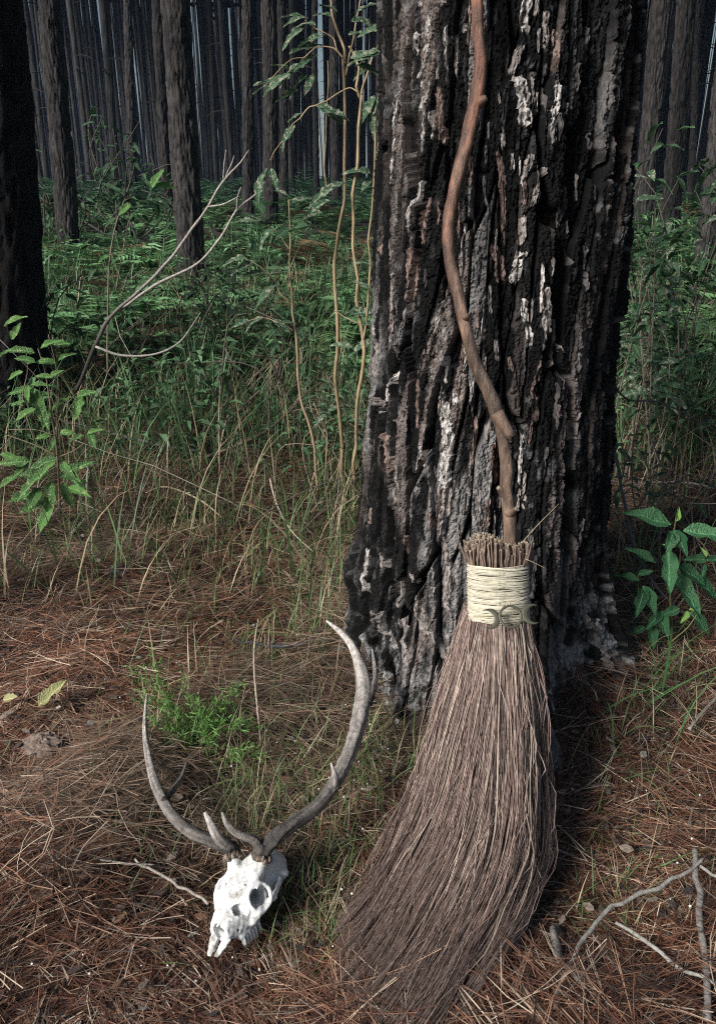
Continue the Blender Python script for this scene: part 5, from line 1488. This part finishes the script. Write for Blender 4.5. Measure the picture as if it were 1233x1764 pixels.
# ------------------------------------------------------------------ grass
def blades(pts, L, lean, az, W, cols, mat, name, K=5, droop=.5, seed=0, label=None, cat=None):
    g = np.random.default_rng(seed)
    N = len(pts)
    t = np.linspace(0, 1, K)[None]
    h = np.stack([np.cos(az), np.sin(az), 0 * az], 1)
    a = lean[:, None] + droop * t ** 1.5 * g.uniform(.3, 1.6, (N, 1))
    ds = L[:, None] / (K - 1)
    hx = np.concatenate([np.zeros((N, 1)), np.cumsum(np.sin(a[:, :-1]) * ds, 1)], 1); hz = np.concatenate([np.zeros((N, 1)), np.cumsum(np.cos(a[:, :-1]) * ds, 1)], 1)
    P = pts[:, None, :] + h[:, None, :] * hx[..., None]; P[..., 2] += hz
    gz = G(P[..., 0], P[..., 1]); P[..., 2] = np.maximum(P[..., 2], gz + .01)
    side = np.stack([-np.sin(az + g.normal(0, .5, N)), np.cos(az), g.normal(0, .3, N)], 1)
    Wd = W[:, None] * np.interp(t[0], [0, .3, 1], [.8, 1, .12])[None]
    V, q = ribbons(P, Wd, side)
    me = mesh_np(name, V, q, [mat], np.repeat(cols, K * 2, 0), smooth=True)
    o = tag(link(name, me), label, cat, kind='stuff')
    return o
# tall tangled grass in the middle ground
p, g = wedge_points(19000, 2.5, 7.2, 41, 1.25)
cl = fbm(p[:, 0] * 2.2, p[:, 1] * 2.2, 5, 3)
edge_y = 3.35 + .5 * (fbm(p[:, 0] * 1.3 + 4, p[:, 0] * 0, 2, 2) - .5) * 2
ok = clear_of_tree(p, .5) & (g.random(len(p)) < cl * 1.5) & (g.random(len(p)) < np.clip(.07 + (p[:, 1] - edge_y + .15) * .9, .07, 1))
p = p[ok]; N = len(p)
straw = g.random(N) < .44
col = np.where(straw[:, None], np.array([.32, .255, .16]), np.array([.10, .18, .07])) * g.uniform(.5, 1.35, (N, 1))
blades(p, g.uniform(.22, .62, N), np.abs(g.normal(.25, .35, N)), g.uniform(0, 6.28, N), g.uniform(.0016, .0048, N), col, M_GRASS, 'tall_grass', 6, 1.0, 42, 'tangled green and straw grass below the ferns in the middle ground', 'grass')
# fine short grass scattered in the litter, dense between the antlers and the broom
def px_patch(n, cx, cy, sx, sy, seed):
    g = np.random.default_rng(seed)
    out = []
    for k in range(n):
        p = at_z(cx + g.normal(0, sx), min(1900, cy + g.normal(0, sy)), 0.02)
        out.append((p[0], p[1]))
    q = np.array(out)
    return np.stack([q[:, 0], q[:, 1], G(q[:, 0], q[:, 1])], 1)
P_ = np.vstack([px_patch(700, 380, 1260, 90, 90, 1), px_patch(620, 560, 1480, 50, 90, 2), px_patch(260, 520, 1120, 60, 60, 3), px_patch(260, 450, 1400, 50, 40, 4), px_patch(160, 600, 1650, 50, 50, 5),
                px_patch(240, 360, 950, 80, 60, 6), px_patch(260, 600, 900, 30, 70, 7), px_patch(150, 1100, 1450, 80, 90, 8), px_patch(120, 1120, 1240, 60, 50, 9), px_patch(180, 260, 1450, 90, 80, 10), px_patch(120, 700, 1290, 40, 50, 12), px_patch(140, 120, 880, 60, 40, 13), px_patch(650, 330, 980, 170, 70, 19), px_patch(260, 560, 1000, 40, 60, 20), px_patch(240, 640, 1330, 45, 60, 21), px_patch(160, 520, 1600, 60, 50, 22), px_patch(200, 1130, 1080, 70, 60, 23), px_patch(120, 1080, 1560, 80, 60, 24)])
P_ = P_[clear_of_tree(P_, .40)]
bcent = guides[2][:, :2]
dB = np.min(np.hypot(P_[:, None, 0] - bcent[None, :, 0], P_[:, None, 1] - bcent[None, :, 1]), 1)
P_ = P_[dB > .13]; P_ = P_[np.random.default_rng(3).random(len(P_)) < .9]; N = len(P_)
g = np.random.default_rng(44)
col = np.where((g.random(N) < .45)[:, None], np.array([.32, .26, .16]), np.array([.10, .17, .055])) * g.uniform(.6, 1.3, (N, 1))
blades(P_, g.uniform(.05, .16, N) * np.clip(P_[:, 1] / 1.5, .8, 2.4), np.abs(g.normal(.6, .45, N)), g.uniform(0, 6.28, N), g.uniform(.0008, .0020, N) * np.clip(P_[:, 1] / 1.6, .9, 1.6), col, M_GRASS, 'short_grass', 5, 1.1, 45, 'sparse fine green grass growing through the needle litter', 'grass')
# dry stems and broken twigs tangled through the undergrowth
p, g = wedge_points(420, 2.9, 7.0, 47, 1.2)
p = p[clear_of_tree(p, .6)]; N = len(p)
tt_ = np.linspace(0, 1, 6)[None]
azs = g.uniform(0, 6.28, N); Ls = g.uniform(.25, 1.0, N); el = g.uniform(.1, 1.45, N)
Pd = p[:, None, :] + np.stack([np.cos(azs)[:, None] * np.cos(el)[:, None] * Ls[:, None] * tt_, np.sin(azs)[:, None] * np.cos(el)[:, None] * Ls[:, None] * tt_, np.sin(el)[:, None] * Ls[:, None] * tt_ * (1 - .25 * tt_) + .02], -1) + np.cumsum(g.normal(0, .012, (N, 6, 3)), 1)
Vd, fd = tubes(Pd, g.uniform(.0016, .0045, (N, 1)) * np.linspace(1, .4, 6)[None], 5)
cd = np.repeat(np.array([(.20, .155, .115), (.30, .26, .215), (.11, .085, .07)])[g.choice(3, N)] * g.uniform(.6, 1.2, (N, 1)), 30, 0)
tag(link('dry_stems', mesh_np('dry_stems', Vd, fd, [M_TWIG], cd)), 'dry brown stems and broken twigs tangled in the undergrowth', 'twigs', kind='stuff')
# long bent single blades
p = np.vstack([px_patch(60, 420, 930, 120, 70, 14), px_patch(60, 330, 890, 150, 45, 66), px_patch(36, 600, 900, 35, 60, 15), px_patch(16, 1090, 1010, 40, 60, 16), px_patch(36, 180, 930, 90, 45, 17), px_patch(26, 1120, 1250, 60, 60, 67), px_patch(24, 540, 1050, 40, 50, 68), px_patch(16, 1070, 820, 40, 40, 18)])
p = p[clear_of_tree(p, .45)]; N = len(p)
col = np.where((g.random(N) < .22)[:, None], np.array([.27, .22, .13]), np.array([.06, .15, .05])) * g.uniform(.7, 1.3, (N, 1))
blades(p, g.uniform(.15, .6, N), np.abs(g.normal(.35, .35, N)), g.uniform(0, 6.28, N), g.uniform(.0012, .0034, N), col, M_GRASS, 'long_grass_blades', 8, 1.2, 46, 'long arching single grass blades along the edge of the litter', 'grass')

# feathery green seedling cluster between the antlers
fp = thing('feathery_plant', ground_at(345, 1285), 'soft bright green feathery plant growing between the two antlers', 'plant')
g = np.random.default_rng(50)
FTIPS = [(222, 1150), (262, 1120), (235, 1190), (290, 1210), (400, 1190), (425, 1215), (330, 1200), (370, 1210), (300, 1260), (420, 1290), (380, 1320), (280, 1290), (350, 1240), (300, 1335), (340, 1350), (400, 1345), (442, 1252), (258, 1240), (312, 1170), (248, 1140), (418, 1180), (365, 1290), (320, 1290), (450, 1300)]
for k in range(len(FTIPS)):
    bx, by = 345 + g.normal(0, 22), 1300 + g.normal(0, 14)
    tx, ty = FTIPS[k]
    Yb = 1.72 + g.normal(0, .05)
    A, B = at_y(bx, by, Yb), at_y(tx, ty, Yb + g.uniform(-.05, .12))
    mb = MB(); C_ = (A + B) / 2 + np.array([0, 0, .03])
    Pp = mb.tube([A, C_, B], [.0016, .0013, .0007], 5, 14, (.10, .10, .045))
    link('stem', mb.build('stem', [M_STEM]), fp) if k == 0 else link('branch', mb.build('stem', [M_STEM]), fp)
    NL_ = 120
    tt = g.uniform(.15, 1, NL_)
    idx = np.clip((tt * 13).astype(int), 0, 12)
    C0 = Pp[idx] + (Pp[idx + 1] - Pp[idx]) * (tt * 13 - idx)[:, None]
    C0 = C0 + g.normal(0, .010, (NL_, 3))
    d = norm(g.normal(0, 1, (NL_, 3)) + norm((B - A)[None]) * .8 + [0, 0, .2])
    ll = g.uniform(.014, .036, NL_) * (1.15 - .5 * tt)
    s3 = np.linspace(0, 1, 3)
    PP = C0[:, None] + d[:, None] * (ll[:, None] * s3)[..., None]
    Vv, q = ribbons(PP, np.array([.0012, .0017, .0004])[None].repeat(NL_, 0), norm(g.normal(0, 1, (NL_, 3))))
    cc_ = np.repeat(np.array([.12, .25, .06]) * g.uniform(.6, 1.3, (NL_, 1)), 6, 0)
    tag(link('foliage', mesh_np('foliage', Vv, q, [M_FERN], cc_), fp), kind='stuff')

# tiny white flowers
M_PETAL, nt, b, out = new_mat('white_petal'); b.inputs['Base Color'].default_value = (.6, .6, .56, 1); b.inputs['Roughness'].default_value = .6
q = np.vstack([px_patch(34, 420, 1300, 110, 50, 60), px_patch(34, 590, 1460, 40, 80, 61), px_patch(18, 350, 1200, 90, 60, 62), px_patch(10, 1100, 1380, 70, 80, 63), px_patch(10, 350, 1680, 200, 20, 64), px_patch(8, 640, 1250, 40, 40, 65)])
Vs, Fs, n0 = [], [], 0
for k, c in enumerate(q):
    c = c + np.array([0, 0, g.uniform(.02, .07)]); r = g.uniform(.0016, .0034)
    nn = norm((g.normal(0, .4, 3) + [0, -.6, 1])[None])[0]; e1 = norm(np.cross(nn, [1, 0, .1])[None])[0]; e2 = np.cross(nn, e1)
    for j in range(5):
        a = j * 1.2566; d = e1 * math.cos(a) + e2 * math.sin(a); s_ = np.cross(nn, d)
        Vs.append(np.array([c, c + d * r * .6 + s_ * r * .38 + nn * .0006, c + d * r, c + d * r * .6 - s_ * r * .38 + nn * .0006])); Fs.append(np.array([[0, 1, 2, 3]]) + n0); n0 += 4
o = link('tiny_flowers', mesh_np('tiny_flowers', np.vstack(Vs), np.vstack(Fs), [M_PETAL])); tag(o, 'tiny white flowers dotted through the grass around the skull', 'flowers', kind='stuff')

# ------------------------------------------------------------------ pine needle litter
g = np.random.default_rng(71)
NN = 64000
# spread over the clearing; nearer ground carries more because more of it is seen
yy = .62 + 4.6 * g.random(NN) ** 1.55
xx = g.uniform(-1, 1, NN) * (.53 * yy + .35)
pile = fbm(xx * 3.1 + 3, yy * 3.1, 3, 3)
r = np.hypot(xx - TREE_C[0], yy - TREE_C[1])
okm = (r > .36) & (g.random(NN) < .45 + pile * 1.1)
xx, yy, pile = xx[okm], yy[okm], pile[okm]
# fascicles of two or three share a base
rep = 2
xx = np.repeat(xx, rep); yy = np.repeat(yy, rep); pile = np.repeat(pile, rep); N = len(xx)
half = N // 2
az = np.repeat(g.uniform(0, 6.283, half), 2) + g.normal(0, .10, N)
# drifts lie roughly the same way
flow = fbm(xx * 1.3 + 8, yy * 1.3 + 2, 4, 2) * 9
az = np.where(np.repeat(g.random(half) < .45, 2), flow + g.normal(0, .45, N), az)
L = np.repeat(g.uniform(.11, .23, half), 2) * g.uniform(.85, 1.1, N)
zlift = np.repeat(g.random(half) ** 1.4 * .055, 2) * (.2 + 1.7 * sstep(.3, .7, pile))
pit = np.repeat(g.normal(0, .11, half), 2)
bend = np.repeat(g.normal(0, .5, half), 2) + g.normal(0, .15, N)
vb = g.normal(0, .25, N)
K = 4
t = np.linspace(-.5, .5, K)[None]
aa = az[:, None] + bend[:, None] * (t + .5)
dx = np.cos(aa) * L[:, None] / (K - 1); dy = np.sin(aa) * L[:, None] / (K - 1)
PX = xx[:, None] + np.concatenate([np.zeros((N, 1)), np.cumsum(dx[:, :-1], 1)], 1) - np.cos(az)[:, None] * L[:, None] / 2
PY = yy[:, None] + np.concatenate([np.zeros((N, 1)), np.cumsum(dy[:, :-1], 1)], 1) - np.sin(az)[:, None] * L[:, None] / 2
PZ = G(xx, yy)[:, None] + zlift[:, None] + L[:, None] * (t * pit[:, None] - t ** 2 * vb[:, None] * .7)
PZ = np.maximum(PZ, G(PX, PY) + .002)
P = np.stack([PX, PY, PZ], -1)
W = g.uniform(.00055, .00100, N)[:, None] * np.interp(t[0], [-.5, .3, .5], [1.1, 1, .35])[None]
# keep the skull and bristles readable: no high needles across the face
face = (np.hypot(PX.mean(1) - SK_O[0], PY.mean(1) - SK_O[1]) < .16)
P[face, :, 2] = np.minimum(P[face, :, 2], G(P[face, :, 0], P[face, :, 1]) + .015)
side = np.stack([-np.sin(az), np.cos(az), g.normal(0, .35, N)], 1)
Vn, qn = ribbons(P, W, side)
pal = np.array([(.175, .080, .046), (.105, .042, .025), (.28, .165, .105), (.48, .38, .28), (.03, .016, .012), (.19, .15, .12)])
patchy = .25 + 1.45 * fbm(xx * 2.3 + 11, yy * 2.3 + 5, 6, 3)[:, None]
bleach = sstep(.52, .68, fbm(xx * 1.7 + 2, yy * 1.7 + 9, 1, 3))[:, None]
far_mix = pal[g.choice(6, half, p=[.25, .24, .13, .09, .21, .08])].repeat(2, 0) * g.uniform(.7, 1.25, (N, 1))
far_mix = far_mix * patchy; far_mix = far_mix * (1 - bleach * .35) + np.array([.30, .235, .17]) * g.uniform(.4, 1.2, (N, 1)) * bleach * .35
o = link('pine_needle_litter', mesh_np('pine_needle_litter', Vn, qn, [M_NEEDLE], np.repeat(far_mix, K * 2, 0)))
tag(o, 'thick layer of reddish brown fallen pine needles on the ground', 'needles', kind='stuff')

# bark crumbs and leaf scraps mixed into the litter
g = np.random.default_rng(81)
NC = 2600
yc = .65 + 3.6 * g.random(NC) ** 1.4; xc = g.uniform(-1, 1, NC) * (.53 * yc + .3)
okc = np.hypot(xc - TREE_C[0], yc - TREE_C[1]) > .42
xc, yc = xc[okc], yc[okc]; NC = len(xc)
cen = np.stack([xc, yc, G(xc, yc) + g.uniform(.008, .045, NC)], 1)
d1 = norm(g.normal(0, 1, (NC, 3)) * [1, 1, .25]); n1_ = norm(g.normal(0, .5, (NC, 3)) + [0, 0, 1]); d2 = norm(np.cross(n1_, d1))
la = g.uniform(.004, .018, NC)[:, None]; lb = la * g.uniform(.3, .7, (NC, 1)); th_ = n1_ * .0015
ring = np.stack([cen - d1 * la, cen - d1 * la * .3 + d2 * lb, cen + d1 * la * .6 + d2 * lb * .7, cen + d1 * la, cen + d1 * la * .2 - d2 * lb, cen - d1 * la * .6 - d2 * lb * .6], 1)
Vc = np.concatenate([ring + th_[:, None], ring - th_[:, None]], 1).reshape(-1, 3)
o12 = (np.arange(NC) * 12)[:, None]
fc_ = [o12 + np.array([[0, 1, 2, 3]]), o12 + np.array([[0, 3, 4, 5]])] + [o12 + np.array([[k, 6 + k, 6 + (k + 1) % 6, (k + 1) % 6]]) for k in range(6)]
cc_ = np.array([(.10, .075, .06), (.05, .04, .036), (.20, .16, .13), (.15, .085, .055), (.28, .26, .23)])[g.choice(5, NC, p=[.3, .25, .2, .17, .08])] * g.uniform(.7, 1.2, (NC, 1))
o = link('bark_crumbs', mesh_np('bark_crumbs', Vc, np.vstack(fc_), [M_FLAKE], np.repeat(cc_, 12, 0), smooth=False))
tag(o, 'small bark crumbs and leaf scraps scattered through the needle litter', 'bark', kind='stuff')

# ------------------------------------------------------------------ the blue air between the far trunks
M_HAZE = bpy.data.materials.new('haze'); M_HAZE.use_nodes = True
nt = M_HAZE.node_tree; nt.nodes.clear()
out = nt.nodes.new('ShaderNodeOutputMaterial'); pv = nt.nodes.new('ShaderNodeVolumePrincipled')
pv.inputs['Color'].default_value = (.42, .62, 1.0, 1); pv.inputs['Density'].default_value = HAZE_D; pv.inputs['Anisotropy'].default_value = 0
nt.links.new(pv.outputs[0], out.inputs['Volume'])
hv = np.array([(x, y, z) for x in (-620, 620) for y in (-70, 720) for z in (-2, 28.0)])
hq = np.array([(0, 1, 3, 2), (4, 6, 7, 5), (0, 4, 5, 1), (2, 3, 7, 6), (0, 2, 6, 4), (1, 5, 7, 3)])
haze = link('haze', mesh_np('haze', hv, hq, [M_HAZE], smooth=False))
tag(haze, kind='stuff')
